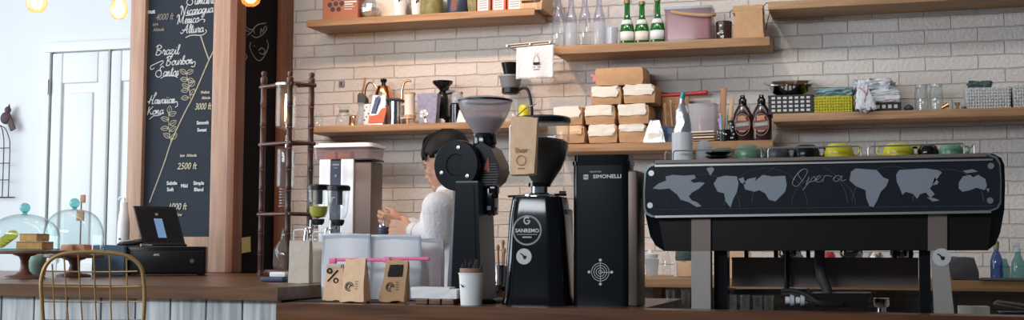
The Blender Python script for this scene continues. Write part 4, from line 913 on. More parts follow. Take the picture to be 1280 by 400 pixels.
# ---- cold drip tower ------------------------------------------------------------------
Yt = 4.72
t, k = stand('drip_tower', 'dark turned-wood coffee drip tower with a lit glass cylinder beside the brick wall', 'drip tower', 362, 344, Yt, ZC+.001)
def zz_(py): return (344-py)
def lx(px_, dy): return (at(px_, 200, Yt+dy*k).x-t.location.x)/k
posts = ((lx(328, 24), 24, 80, -1), (lx(361, 0), 0, 85, 0), (lx(388, 26), 26, 84, 1))
for x, y, h0, _ in posts:
    hh = 344-h0; b = MB(k)
    pr = [(0, 0), (5, 0), (5, 3), (3.6, 5)]
    zz = 5
    for j in range(9): pr += [(3.6, zz+2), (3.6, zz+20), (4.1, zz+21), (3.3, zz+22.5), (4.1, zz+24)]; zz += (hh-18)/9
    pr = [p for p in pr if p[1] < hh-12]+[(4.4, hh-11), (4.4, hh-9), (2.6, hh-7), (3.6, hh-4), (3.2, hh-1), (0, hh)]
    b.lathe(pr, (x, y, 0), 14); obj('post', b, 'darkwood', t)
def bar(p, q, r=2.6, m_='darkwood'): b = MB(k); b.cyl(p, q, r, seg=10); return obj('crossbar', b, m_, t)
for zt in (101, 176, 266):
    h_ = zz_(zt); x0_, x1_, x2_ = posts[0][0], posts[1][0], posts[2][0]; bar((x0_-5, 25, h_), (x1_+5, -2, h_)); bar((x1_-3, -1, h_+.1), (x2_+5, 28, h_+.1)); bar((x0_-3, 25, h_+.2), (x2_+3, 26, h_+.2), 2.2)
b = MB(k); b.lathe([(0, 0), (34, 0), (36, 2), (36, 6), (34, 8), (0, 8)], (-4, 10, 0), 32, sy=.6); obj('base_board', b, 'darkwood', t)
b = MB(k); b.lathe([(13, 82), (13, 134), (14, 137)], (-13, 8, zz_(237)), 32); b.lathe([(2, 78), (8, 79), (13, 82)], (-13, 8, zz_(237)), 32); obj('glass_cylinder', b, 'clear', t)
b = MB(k); b.lathe([(0, 0), (14.5, 0), (14.5, 3), (0, 3)], (-13, 8, zz_(103)), 28); obj('cylinder_lid', b, 'steel', t)
b = MB(k)
for q in range(4): a = PI/2*q; b.tube([(-10+2.4*math.cos(a), 4+2.4*math.sin(a), zz_(148)), (-9.5+2.8*math.cos(a), 4+2.8*math.sin(a), zz_(130)), (-10+1.6*math.cos(a), 4+1.6*math.sin(a), zz_(114))], .55, 5, sm=3)
obj('filament', b, 'filament', t)
b = MB(k); b.lathe([(3, 6), (3, 20), (1.5, 22), (1.5, 28), (3, 30), (3, 36)], (-8, 4, zz_(188)), 14); obj('drip_valve', b, 'chrome', t)
b = MB(k); b.lathe([(11, 0), (11.5, 3), (11.5, 46), (11, 48)], (-12, 8, zz_(232)), 28); obj('coffee_chamber', b, 'clear', t)
b = MB(k)
for j in range(7): b.tube([(-14+5.5*math.cos(a*PI/8), 8+5.5*math.sin(a*PI/8), zz_(256)+j*3.6) for a in range(16)], 1.2, 6, closed=True)
obj('glass_coil', b, 'clear', t)
b = MB(k); b.lathe([(0, 9), (14, 9), (17, 14), (16, 34), (8, 46), (6, 58), (7, 60)], (-10, 10, 0), 28); obj('collecting_flask', b, 'clear', t)

# ---- phone-like items beside the tower
t, k = stand('payment_terminal', 'dark blue-grey block on the counter end under a small white rounded device', 'device', 343, 352, 3.95, ZC+.0008)
b = MB(k); b.box((0, 0, 3.2), (31, 16, 6), bev=1.5); obj('case', b, 'navy', t)
t2, k = stand('white_device', 'small white rounded handset lying on the dark blue block', 'device', 349, 346, 3.95, ZC+.0008+6.4*k)
b = MB(k); b.pillow((0, 0, 3), (22, 12, 6), 6, .3, 0, 1); obj('case', b, 'white', t2)
b = MB(k); b.lathe([(0, 0), (2, 0), (2, .4), (0, .4)], (5, 0, 5.9), 12); obj('button', b, 'grey', t2)

# ---- handled kraft bags
def hbag(label, px_, Y, w_, h_, d_, m_, seed, rz=0):
    t, k = stand('paper_carrier_bag', label, 'paper bag', px_, 357, Y, ZC+.0008, rz)
    b = MB(k); b.pillow((0, 0, h_/2), (w_, d_, h_), 10, .03, .022, seed, fn=lambda q: Vector((q.x*(1-.02*q.z), q.y*(1-.25*(q.z+1)/2), q.z))); obj('bag', b, m_, t, 30)
    b = MB(k); 
    for s_ in (-.3,): b.tube([(-w_*.28, s_*d_, h_*.93), (-w_*.30, s_*d_, h_*1.18), (-w_*.2, s_*d_, h_*1.25), (w_*.3, s_*d_, h_*1.25), (w_*.38, s_*d_, h_*1.18), (w_*.36, s_*d_, h_*.93)], .9, 7, sm=4)
    obj('handle', b, 'paper', t); return t
hbag('pale kraft carrier bag with rope handle at the left end of the row of bags', 375.5, 3.84, 28, 53, 12, 'kraftp', 2)
hbag('pale kraft carrier bag half hidden behind the frosted pouch', 400, 3.96, 30, 50, 12, 'kraftp', 5)

# ---- syphon brewers
for x, Y, liq, lab in ((396.5, 4.12, True, 'glass syphon brewer holding yellow-green liquid, in front of the hot water machine'), (421.5, 4.06, False, 'empty clear glass syphon brewer with black lid, right of the yellow-filled one')):
    t, k = stand('syphon_brewer', lab, 'coffee brewer', x, 357, Y, ZC+.0008)
    gl = [(4, 77), (9, 80), (11.5, 86), (13, 100), (14, 116)]
    b = MB(k); b.lathe(gl, (0, 0, 0), 32); obj('upper_glass', b, 'clear', t)
    if liq: lathe_obj('liquid', [(0, 78), (8.4, 80.6), (10.8, 86), (11.6, 93), (0, 93)], 'oil', t, k)
    lathe_obj('lid', [(0, 114), (14.8, 114), (14.8, 119), (13, 120.5), (0, 120.5)], 'black', t, k)
    b = MB(k); b.cyl((1, 0, 96), (1, 0, 114), 4.4); obj('inner_tube', b, 'black', t)
    lathe_obj('gasket', [(0, 70), (5.5, 70), (7.5, 73), (8, 77.5), (0, 77.5)], 'rubber', t, k)
    b = MB(k); b.ball((0, 0, 50), (13, 13, 12), 24, 14); b.cyl((0, 0, 60), (0, 0, 71), 4.5); obj('lower_bulb', b, 'clear', t)
    lathe_obj('base', [(0, 0), (14, 0), (14, 3), (11, 5), (4, 6), (4, 8), (0, 8)], 'chrome', t, k)
    b = MB(k); b.tube([(-16, 0, 4), (-18, 0, 30), (-17, 0, 62), (-11, 0, 67), (0, 0, 67)], 1.5, 8, sm=4); b.cyl((-8, 0, 4), (-16, 0, 4), 1.3); b.ball((-6, -7, 66), 3.6, 12, 8); b.cyl((-6, -7, 60), (-6, -7, 76), 2.4, 2.0); obj('stand', b, 'chrome', t)

# ---- frosted stand-up pouches, clips, small kraft bags
def pouch(label, px_, Y, w_, h_, seed, rz=0, m_='pouch'):
    t, k = stand('stand_up_pouch', label, 'pouch', px_, 378, Y, ZB+.0035, rz)
    b = MB(k); b.pillow((0, 0, h_/2), (w_, 20, h_), 12, .03, .02, seed, fn=lambda q: Vector((q.x*(.97-.03*abs(q.z)), q.y*(.10+.45*(1-q.z))*(1.05-q.x*q.x*.75), q.z)))
    obj('film', b, m_, t, 60)
    b = MB(k)
    for s_ in (-1, 1): b.box((s_*(w_/2-3), -1, h_/2), (2.5, 2.6, h_*.94), taper=(1, .4))
    b.box((0, -.5, h_*.955), (w_*.93, 2.2, h_*.05)); obj('seal', b, 'milky', t)
    return t
pouch('frosted white stand-up pouch on the left, behind the leaning kraft bags', 432, 3.68, 68, 81, 3)
pouch('frosted white stand-up pouch on the right, behind the kraft bag with a window', 494, 3.70, 70, 80, 6)
pouch('greyish translucent pouch half hidden behind the right frosted pouch', 534, 3.84, 46, 74, 9, m_='smoke')
for px0, px1, y0, dy, lab in ((412, 484, 325, -.02, 'left pink sealing clip across the frosted pouches'), (480, 537, 323.5, -.035, 'right pink sealing clip overlapping the left one')):
    Y = 3.615+dy; P0, P1 = at(px0, y0, Y), at(px1, y0-.5, Y); t = thing('sealing_clip', lab, 'clip', P0, group=None)
    d = P1-P0; b = MB(); b.box(d/2, (d.length, .006, .011), bev=.0015); b.box(d/2+Vector((0, -.004, -.001)), (d.length*.97, .003, .004)); obj('bar', b, 'pink', t)
    b = MB(); b.box((.012, -.002, -.003), (.024, .012, .018), bev=.002); obj('latch', b, 'pink', t)
t, k = stand('rubber_mat', 'thin black rubber mat lying under the pouches on the bar', 'mat', 440, 380, 3.62, ZB+.0005)
b = MB(k); b.box((6, -2, .5), (128, 86, 1.0), bev=.3); obj('mat', b, 'rubber', t)
def sbag(label, px_, Y, w_, h_, seed, lean, rz, extra):
    t, k = stand('coffee_bag', label, 'coffee bag', px_, 379, Y, ZB+.0035, rz)
    b = MB(k); b.pillow((0, 0, h_/2), (w_, 17, h_), 12, .05, .05, seed, fn=lambda q: Vector((q.x*(1.0-.10*q.z)+lean*(q.z+1), q.y*(1-.38*(q.z+1)), q.z))); obj('bag', b, 'kraft' if extra == 'dark' else 'kraftl', t, 30)
    b = MB(k)
    ox = lean*w_*.5*1.0-.06*w_
    yf = lambda z: -8.7*(1-.38*2*z/h_)-.3
    if extra != 'pct':
        for r_ in (5.4, 3.4): b.tube([(ox-3+r_*math.cos(a*PI/10), yf(h_*.36+r_*math.sin(a*PI/10))-.3, h_*.36+r_*math.sin(a*PI/10)) for a in range(17)], .5, 5)
        b.tube([(ox-3, yf(h_*.36)-.3, h_*.36-2), (ox-1, yf(h_*.36)-.3, h_*.36+2)], .5, 5)
        for j in range(4): b.tube([(ox+5, yf(h_*.45-j*3)-.3, h_*.48-j*3), (ox+9, yf(h_*.45-j*3)-.3, h_*.48-j*3)], .3, 4)
    else:
        for dx, dz in ((-4, 6), (5, -6)): b.tube([(ox+dx+2.8*math.cos(a*PI/6), yf(h_*.7)-.6, h_*.7+dz+2.8*math.sin(a*PI/6)) for a in range(12)], 1.0, 5, closed=True)
        b.tube([(ox-6, yf(h_*.6)-.6, h_*.7-7), (ox+7, yf(h_*.8)-.6, h_*.7+7)], .9, 5)
    obj('printed_mark', b, 'matt', t)
    if extra == 'dark':
        b = MB(k); b.pillow((lean*w_*.85, 0, h_*.76), (w_*.62, 12.4, h_*.30), 6, .08, .03, 4, fn=lambda q: Vector((q.x+lean*.4*q.z, q.y*(1-.28*(q.z+1)), q.z))); obj('window', b, 'beans', t)
    if extra == 'pct':
        b = MB(k); b.pillow((lean*w_*1.0, 0, h_*.97), (w_*.8, 8, h_*.1), 6, .05, .05, 7); obj('folded_top', b, 'kraftp', t)
sbag('crumpled kraft coffee bag with a bold percent mark, behind the middle one', 418, 3.56, 24, 44, 11, .03, 0, 'pct')
sbag('kraft coffee bag with a round swirl print in the front centre', 443, 3.49, 32, 53, 12, .06, -.1, 'swirl')
sbag('kraft coffee bag with a dark window leaning on the right pouch', 493, 3.54, 33, 51, 14, .13, -.1, 'dark')

# ---- napkins, paper cup
t, k = stand('wooden_tray', 'small brown block tray under the white napkins', 'tray', 546, 384, 3.50, ZB+.0006)
b = MB(k)
for j in range(3): b.box((-16+j*17, 0, 3.5), (15, 22, 7), bev=.6)
obj('blocks', b, 'counter', t)
t2, k = stand('napkin_pack', 'white paper napkin pack lying on the small brown tray', 'napkins', 545, 376, 3.50, ZB+.0006+7.2*k)
b = MB(k); b.pillow((-4, 0, 7), (50, 24, 14), 9, .05, .035, 5); b.pillow((24, 0, 6), (14, 24, 12), 6, .05, .03, 8); obj('paper', b, 'paper', t2, 30)
t, k = stand('paper_cup', 'tall white paper cup with a small blue bird mark, filled with stirrers', 'paper cup', 589, 385, 3.48, ZB+.0006)
lathe_obj('cup', [(0, 1), (12.4, 1), (12.6, 0), (13.2, 0), (15.6, 38), (16.4, 38.5), (16.4, 40), (15.2, 40), (12.6, 3), (0, 3)], 'paper', t, k, 40)
b = MB(k); b.prism([(-7+x*4.2, 24+z*4.2) for x, z in BIRD], -15.6, -14); obj('bird_print', b, 'navy', t)
t2, k = stand('stirrer_holder', 'brown paper cup nested inside the white cup, full of thin black stirrers', 'cup', 589, 345, 3.48, ZB+.0006+3.2*k)
lathe_obj('cup', [(0, 0), (11, 0), (13.8, 35), (14.4, 38), (14.4, 42.5), (13.4, 42.5), (10, 2), (0, 2)], 'tan', t2, k, 36)
b = MB(k); random.seed(4)
for j in range(22):
    a = random.uniform(0, 2*PI); r0, r1 = random.uniform(0, 8), random.uniform(6, 13); b.cyl((r0*math.cos(a), r0*math.sin(a), 4), (r1*math.cos(a)*1.1, r1*math.sin(a), random.uniform(45, 54)), .7, seg=6)
so = obj('stirrers', b, 'twig', t2); so['kind'] = 'stuff'
t, k = stand('utensil_pitcher', 'steel pitcher holding brush handles behind the big grinder column', 'pitcher', 626, 376, 4.06, ZB+.0008)
b = MB(k); b.lathe([(0, 0), (10, 0), (10.5, 3), (8.5, 24), (9.5, 40), (8.8, 40), (7.8, 24), (9.5, 3), (0, 2)]); obj('body', b, 'chrome', t)
for x_, y_, h_ in ((-4, 0, 62), (2, 2, 68), (5, -2, 58)): b = MB(k); b.tube([(x_*.4, y_, 3), (x_, y_, h_)], 1.3, 8); b.ball((x_, y_, h_), (2.4, 1.2, 4), 10, 6); obj('brush_handle', b, 'midwood', t)
t, k = stand('portafilter', 'steel portafilter with a black handle resting behind the white paper cup', 'portafilter', 622, 378, 3.86, ZB+.0008)
b = MB(k); b.lathe([(0, 4), (9, 4), (10, 8), (10, 16), (11.5, 16), (11.5, 19), (0, 19)], (0, 0, 0), 24); b.tube([(-3, 0, 4), (-5, 0, 1)], 2.5, 8); b.tube([(3, 0, 4), (5, 0, 1)], 2.5, 8); obj('basket', b, 'chrome', t)
b = MB(k); b.tube([(9, -2, 14), (24, -10, 12), (38, -16, 7)], 3.6, 10, sm=3); obj('handle', b, 'black', t)
# ================================================================== back of the bar
# ---- hot water machine with pastry box
ZK = .92
t, k = stand('water_boiler', 'tall white and steel boiler with a dark control strip, under the pastry box', 'boiler', 431, 300, 5.25, ZK)
H = (at(428, 199, 5.25).z-ZK)/k
bq = MB(k); bq.box((0, 18, H/2-2), (70, 36, H-4), bev=1.2); obj('housing', bq, 'machbrown', t)
b = MB(k); b.box((-27, -1, H/2+1), (15.5, 5, H-2), bev=.8); b.box((3.5, -1, H/2+1), (17.5, 5, H-2), bev=.8); obj('front_panel', b, 'brightsteel', t)
b = MB(k); b.box((-12.2, -1.2, H/2), (13.4, 4, H-4)); cp = obj('control_strip', b, 'navy', t)
b = MB(k); b.box((-12.2, -3.3, H-7), (9, .4, 2)); b.box((-12.2, -3.3, H-11), (5, .4, 1)); b.lathe([(0, 0), (1.7, 0), (1.7, .7), (0, .7)], (-12, -3.3, H-21), 12, Euler((PI/2, 0, 0)).to_matrix()); obj('button', b, 'grey', cp)
b = MB(k); b.box((0, 18, H-1), (72, 40, 2.4), bev=.5); obj('top_plate', b, 'satin', t)
b = MB(k); b.tube([(-12, -4, H-48), (-12, -16, H-50), (-12, -18, H-58)], 2.4, 8); obj('tap', b, 'chrome', t)
zt = ZK+(H+.3)*k
t, k = stand('pastry_box', 'clear plastic box with a white lid and orange pastries on top of the boiler', 'food box', 434, 199, 5.33, zt)
b = MB(k); b.prism(rrect(-40, -22, 40, 22, 5), 0.2, 15, fn=lambda x, y, z: (x*(.95+.05*y/15), z+5, y)); obj('tub', b, 'pinkclear', t, 50)
b = MB(k); b.prism(rrect(-42, -24, 42, 24, 6), 15, 18.6, fn=lambda x, y, z: (x, z+5, y)); b.prism(rrect(-36, -18, 36, 18, 6), 18.6, 20.6, fn=lambda x, y, z: (x, z+5, y)); obj('lid', b, 'white', t, 50)
for j, (dx, s_) in enumerate(((-23, 1), (-5, 1.1))):
    t2, k2 = stand('pastry', ('left' if j == 0 else 'right')+' orange pastry inside the clear box on the boiler', 'pastry', 438+dx, 195, 5.33, zt+.002); b = MB(k2); b.pillow((0, 0, 5), (16*s_, 14, 10), 7, .3, .05, j+20); obj('bun', b, 'bun', t2)
t, k = stand('milk_jug', 'dark steel jug standing on the back counter behind the barista hands', 'jug', 537, 300, 5.45, ZK+.001)
lathe_obj('body', [(0, 0), (17, 0), (18, 4), (17, 30), (14, 50), (14, 58), (13, 58), (13, 6), (0, 6)], 'satin', t, k)

# ---- a card of wall switch
t, k = stand('wall_switch', 'small square grey switch plate on the brick wall above the left shelf', 'switch', 427, 108, YW-.006, at(427, 108, YW).z)
b = MB(k); b.box((0, 0, 3.2), (7, 3, 7), bev=.4); obj('plate', b, 'grey', t)
b = MB(k); b.box((0, -1.8, 3.2), (3, 1, 4)); obj('rocker', b, 'dgrey', t)

# ---- left middle shelf
def onshelf(name, label, cat, px_, z, dy=.12, rz=0, group=None, py=150):
    Y = YF+dy; P = at(px_, py, Y); return thing(name, label, cat, (P.x, Y, z+.0008), rz, group), mpp(px_, py, Y)
t, k = onshelf('glass_jar', 'small empty glass jar at the left end of the kettle shelf', 'jar', 398, Z2)
b = MB(k); b.lathe([(0, 0), (5, 0), (5.5, 2), (5.5, 12), (4, 15), (4, 18), (3.4, 18)]); obj('body', b, 'clear', t)
t, k = onshelf('glass_carafe', 'round clear glass carafe on the left part of the kettle shelf', 'carafe', 430, Z2, .10)
b = MB(k); b.lathe([(0, 0), (9, 0), (11, 5), (10, 12), (6, 18), (5.6, 24), (7.5, 27)]); obj('body', b, 'clear', t)
b = MB(k); b.lathe([(5.8, 19), (6.6, 20.5), (5.8, 22)]); obj('collar', b, 'grey', t)
t, k = onshelf('kraft_box', 'small copper-coloured tin behind the round glass carafe', 'tin', 442, Z2, .19); lathe_obj('body', [(0, 0), (6, 0), (6, 14), (5, 16), (0, 16)], 'copper', t, k); t.name = 'copper_tin'
t, k = onshelf('coffee_dripper', 'glass server topped by a black coffee scoop, left of the copper kettle', 'coffee dripper', 453, Z2, .11)
b = MB(k); b.lathe([(0, 0), (8, 0), (9, 3), (8, 12), (5, 22), (5, 27), (7, 30)]); obj('server', b, 'milky', t)
b = MB(k); b.prism([(-5, 30), (6, 29), (6, 35), (2, 41), (-2, 43), (-5, 40)], -5, 5); obj('scoop', b, 'satin', t)
b = MB(k); b.tube([(-1, 0, 42), (1, 0, 50), (3, 0, 62)], 1.4, 8, sm=3); obj('scoop_handle', b, 'midwood', t)
t, k = onshelf('mug', 'small white printed mug between the dripper and the upright bag', 'mug', 461, Z2, .07)
lathe_obj('body', [(0, 0), (6, 0), (6.6, 2), (6.6, 27), (6, 27), (6, 3), (0, 3)], 'white', t, k); b = MB(k)
for j in range(5): b.box((-3+(j % 3)*2.6, -6.7, 7+j*4), (1.4, .5, 1.6))
obj('print', b, 'matt', t)
# copper kettle
t, k = onshelf('copper_kettle', 'polished copper gooseneck kettle with a dark knob on the left middle shelf', 'kettle', 479, Z2, .165)
lathe_obj('body', [(0, 0), (14, 0), (15, 3), (14, 22), (11, 42), (9, 49), (7.5, 52), (0, 54)], 'copper', t, k, 36)
lathe_obj('lid_knob', [(0, 53), (3, 53), (2.4, 56), (4, 58), (4, 61), (0, 62.5)], 'satin', t, k)
b = MB(k); b.tube([(9, 0, 12), (18, 0, 14), (24, 0, 22), (25, 0, 44), (27, 0, 54), (32, 0, 58), (37, 0, 57)], 1.7, 10, sm=6, rr=lambda q: 2.6-1.4*q); obj('spout', b, 'copper', t)
b = MB(k); b.tube([(-9, 0, 50), (-14, 0, 56), (-20, 0, 57), (-24, 0, 50), (-25, 0, 38), (-22, 0, 32)], 1.0, 8, sm=6); obj('handle', b, 'copper', t)
t, k = onshelf('kettle_stand', 'steel moka pot reflecting the room, right of the copper kettle', 'steel pot', 493, Z2, .10)
t.name = 'steel_pot'; lathe_obj('body', [(0, 0), (9.5, 0), (9.5, 30), (8.8, 30), (8.8, 1), (0, 1)], 'chrome', t, k, 32)
b = MB(k); b.lathe([(0, 30), (12, 30), (13, 32), (8, 34.5), (0, 35)]); obj('lid', b, 'navy', t)
b = MB(k); b.tube([(9, 0, 26), (14, 0, 26), (14, 0, 12), (9, 0, 9)], 1.1, 8, sm=3); obj('handle', b, 'white', t)
t, k = onshelf('coffee_pouch', 'blue, white and red printed coffee bag leaning beside the steel pot', 'coffee bag', 473, Z2, .045)
b = MB(k); b.pillow((0, 0, 19), (18, 10, 38), 9, .05, .04, 31, fn=lambda q: Vector((q.x+.16*q.z, q.y*(1-.4*(q.z+1)), q.z))); obj('bag', b, 'foil', t)
b = MB(k); b.prism([(-8, 14), (-2, 34), (4, 37), (-2, 14)], -5.8, -4.8); obj('blue_print', b, 'bluebag', t)
b = MB(k); b.prism([(-11, 2), (9, 2), (12, 14), (-3, 12), (-10, 12)], -6.2, -5.2); b.prism([(1, 12), (12, 12), (13, 22), (6, 20)], -5.9, -4.8); obj('red_print', b, 'redbag', t)
t, k = onshelf('hand_grinder', 'cream hand grinder on short wooden legs right of the steel pot', 'hand grinder', 512, Z2, .07)
lathe_obj('body', [(0, 8), (7.5, 8), (7.5, 12), (6.5, 13), (6.5, 36), (7, 37), (7, 40), (0, 40)], 'cream', t, k)
b = MB(k); b.lathe([(0, 9), (7.8, 9), (7.8, 12.4), (0, 12.4)]); obj('ring', b, 'lightwood', t); b = MB(k); b.lathe([(0, 38), (7.2, 38), (7.2, 40.5), (0, 40.5)]); obj('cap', b, 'lightwood', t)
for a in range(3): q = 2*PI*a/3+.4; b = MB(k); b.cyl((5*math.cos(q), 5*math.sin(q), 0), (5*math.cos(q), 5*math.sin(q), 9), 1.7); obj('leg', b, 'lightwood', t)
t, k = onshelf('floral_bag', 'lilac floral patterned gift bag with a white flower on the left middle shelf', 'gift bag', 536, Z2, .05)
b = MB(k); b.pillow((0, 0, 19), (25, 12, 38), 9, .04, .03, 33, fn=lambda q: Vector((q.x*(1+.10*q.z), q.y, q.z))); obj('bag', b, 'floral', t)
b = MB(k)
for a in range(5): q = 2*PI*a/5; b.prism([(-4+3.4*math.cos(q)+2.6*math.cos(u*PI/4), 12+3.4*math.sin(q)+2.6*math.sin(u*PI/4)) for u in range(8)], -7, -5.8)
b.prism([(-3, 1), (0, 1), (-1, 9), (-4, 9)], -7, -5.8); obj('flower_print', b, 'paper', t)
t, k = onshelf('hand_grinder', 'black hand coffee grinder with a flared funnel top on the left middle shelf', 'hand grinder', 553, Z2, .15)
lathe_obj('body', [(0, 0), (12, 0), (13, 3), (12, 11), (8, 13), (7.5, 34), (6, 40), (4, 43), (0, 43)], 'satin', t, k)
lathe_obj('funnel', [(3.5, 42), (4, 45), (12.5, 53), (13, 56), (11.5, 56), (4, 47)], 'gloss', t, k)
b = MB(k); b.tube([(3, -3, 44), (8, -4, 46), (8, -4, 50)], 2.2, 8); b.tube([(6, 0, 40), (14, 0, 41), (24, 0, 40)], 1.1, 8); b.ball((25, 0, 40), 2, 8, 6); obj('crank', b, 'black', t)
b = MB(k); b.ball((2, -12, 4), (6, 2, 4), 12, 8); obj('white_label', b, 'paper', t)
t, k = onshelf('bean_jar', 'black coffee jar with a glassy rounded top, right of the hand grinder', 'jar', 571, Z2, .09)
lathe_obj('body', [(0, 0), (9, 0), (9, 24), (7, 26), (0, 26)], 'gloss', t, k)
b = MB(k); b.lathe([(7, 26), (8, 32), (6, 39), (0, 41)]); obj('glass_top', b, 'milky', t)
t, k = onshelf('paper_filters', 'folded white paper filter half hidden behind the big grey hopper', 'paper filter', 575, Z2, .03)
b = MB(k); b.prism([(-4, 0), (8, 0), (9, 4), (0, 16)], -3, 3); obj('paper', b, 'paper', t)
# glass brewer with black dripper
t, k = onshelf('glass_brewer', 'glass coffee server with black cone dripper and black handle behind the hoppers', 'coffee brewer', 638, Z2, .12)
b = MB(k); b.lathe([(0, 0), (12, 0), (14, 4), (13, 18), (11, 34), (9, 40)]); obj('server', b, 'clear', t)
lathe_obj('band', [(9.5, 37), (11, 38), (11, 44), (9.5, 44)], 'black', t, k)
b = MB(k); b.lathe([(10, 44), (12, 46), (14, 57), (15, 58), (15, 60), (12, 60), (9, 46)]); obj('holder', b, 'grey', t)
b = MB(k); b.lathe([(6, 59), (8, 60), (11.5, 74), (12, 76), (0, 75)]); obj('cone', b, 'satin', t)
b = MB(k); b.tube([(10, 0, 41), (16, 0, 44), (22, 0, 42), (26, 0, 30), (28, 0, 14), (27, 0, 4)], 1.9, 10, sm=5); obj('handle', b, 'black', t)
t, k = onshelf('yellow_canister', 'bright yellow rounded canister between the glass server and the kraft bag', 'canister', 655, Z2, .035)
lathe_obj('body', [(0, 0), (6.5, 0), (7, 3), (7, 16), (5, 20), (0, 22)], 'yellow', t, k)

# ---- upper left shelf
t, k = onshelf('chocolate_box', 'terracotta card box printed with dark round sweets at the left end', 'box', 428, Z1, .06, py=20)
b = MB(k); b.box((0, 0, 30), (48, 14, 60), bev=.5); bx = obj('box', b, 'orangebox', t)
b = MB(k)
for x, z in ((-10, 27), (-2, 27), (-14, 19), (-6, 20), (2, 20), (-10, 13), (-2, 13), (-6, 34), (2, 34)): disc(b, (x, z), 3.1, -7.4, -6.8, 14)
obj('dot_print', b, 'dotb', bx)
b = MB(k)
for j, (w_, h_) in enumerate(((16, 1.8), (11, 1.6), (13, .8), (10, .8))): b.box((14-(16-w_)/2, -7.1, 21.5-j*3.0), (w_, .5, h_))
for z in (29, 33, 37): b.box((13, -7.1, z), (14, .5, .8))
obj('lettering', b, 'paper', bx)
t, k = onshelf('foil_ornament', 'shiny silver cut-glass ball beside the terracotta box', 'ornament', 463, Z1, .07, py=15)
b = MB(k); b.ball((0, 0, 13), 12.5, 12, 8); obj('ball', b, 'foil', t, 10)
t, k = onshelf('side_plate', 'round cream plate leaning behind the white paper tub on the top left shelf', 'plate', 490, Z1, .15, py=15)
b = MB(k); b.lathe([(0, 0), (14, 0), (22, 2.4), (22.4, 3.4), (14, 1.4), (0, 1.4)], (0, 0, 21), 40, Euler((PI/2-.15, 0, 0)).to_matrix()); obj('plate', b, 'cream', t)
def tub(label, px_, r, h, m_='white', pr=True, z=Z1):
    t, k = onshelf('paper_tub', label, 'tub', px_, z, .07, py=10)
    lathe_obj('cup', [(0, 0), (r*.8, 0), (r*.9, h*.5), (r*.98, h*.62), (r, h*.64), (r, h), (r*.9, h), (r*.9, h*.9), (0, h*.9)], m_, t, k)
    b = MB(k)
    for j in range(3): b.box((2+j*1.2, -r-.2, h*.8+j*.6), (.8, .5, 4), rot=(0, .5*j, 0))
    obj('print', b, 'matt', t)
tub('white paper tub standing in front of the cream plate', 500, 9, 25)
tub('narrow white jar right of the larger white tub', 521, 7, 22)
t, k = onshelf('leaf_jar', 'dark jar with an olive leaf pattern on the top left shelf', 'jar', 540, Z1, .07, py=10)
lathe_obj('body', [(0, 0), (13, 0), (14, 3), (14, 26), (12, 30), (0, 30)], 'leaf', t, k); lathe_obj('lid', [(0, 30), (12, 30), (12, 34), (0, 34)], 'satin', t, k)
t, k = onshelf('green_bowl', 'pale green ceramic bowl standing upright between the leaf jar and blue tin', 'bowl', 560, Z1, .18, py=8)
b = MB(k); b.lathe([(0, 0), (6, 0), (11, 5), (13, 12), (12, 12), (9, 5), (0, 2)], (-2, 4, 13), 28, Euler((PI/2, 0, -.9)).to_matrix()); obj('bowl', b, 'celadon', t)
t, k = onshelf('round_tin', 'dark blue-black round tin left of the grey ornament on the top shelf', 'tin', 573, Z1, .08, py=6)
lathe_obj('tin', [(0, 0), (13.5, 0), (14, 1), (14, 22), (13, 24), (0, 24)], 'navy', t, k); b = MB(k); b.box((-1, -13.6, 12), (7, 1.2, 18)); obj('label', b, 'label_red', t)
t, k = onshelf('grey_ornament', 'crumpled grey and ochre bundle left of the red and white boxes', 'bundle', 592, Z1, .08, py=5)
b = MB(k); b.pillow((0, 0, 11), (11, 12, 22), 7, .25, .16, 41); obj('bundle', b, 'leaf', t)
for j, (x, w_) in enumerate(((607, 16), (626, 16), (646, 18))):
    t, k = onshelf('tea_box', ['leftmost', 'middle', 'rightmost'][j]+' of the three red-edged white printed tea boxes on the top shelf', 'tea box', x, Z1, .07, py=3, group='red-edged tea boxes')
    b = MB(k); b.box((0, 0, 13), (w_+2, 16, 26), bev=.5); bx = obj('box', b, 'redbag' if j else 'orangebox', t)
    b = MB(k); b.box((-.5, -8.2, 12.5), (w_-2.6, .5, 22)); lp = obj('label', b, 'paper', bx)
    b = MB(k)
    for q in range(6): b.box((-.5, -8.6, 5+q*3), (w_-6, .3, 1.1))
    obj('lettering', b, 'grey', lp)
t, k = onshelf('wooden_crate', 'pale wooden crate overhanging the right end of the top left shelf', 'crate', 671, Z1, .11, py=3)
b = MB(k); 
for z in (2, 14, 26): b.box((0, -26, z), (27, 2.5, 9), bev=.3); b.box((0, 26, z), (27, 2.5, 9), bev=.3)
for s_ in (-13, 13): b.box((s_, 0, 14), (2.5, 52, 30), bev=.3)
b.box((0, 0, -.3+1), (24, 50, 1.4)); obj('boards', b, 'kraftl' if 0 else 'lightwood', t)

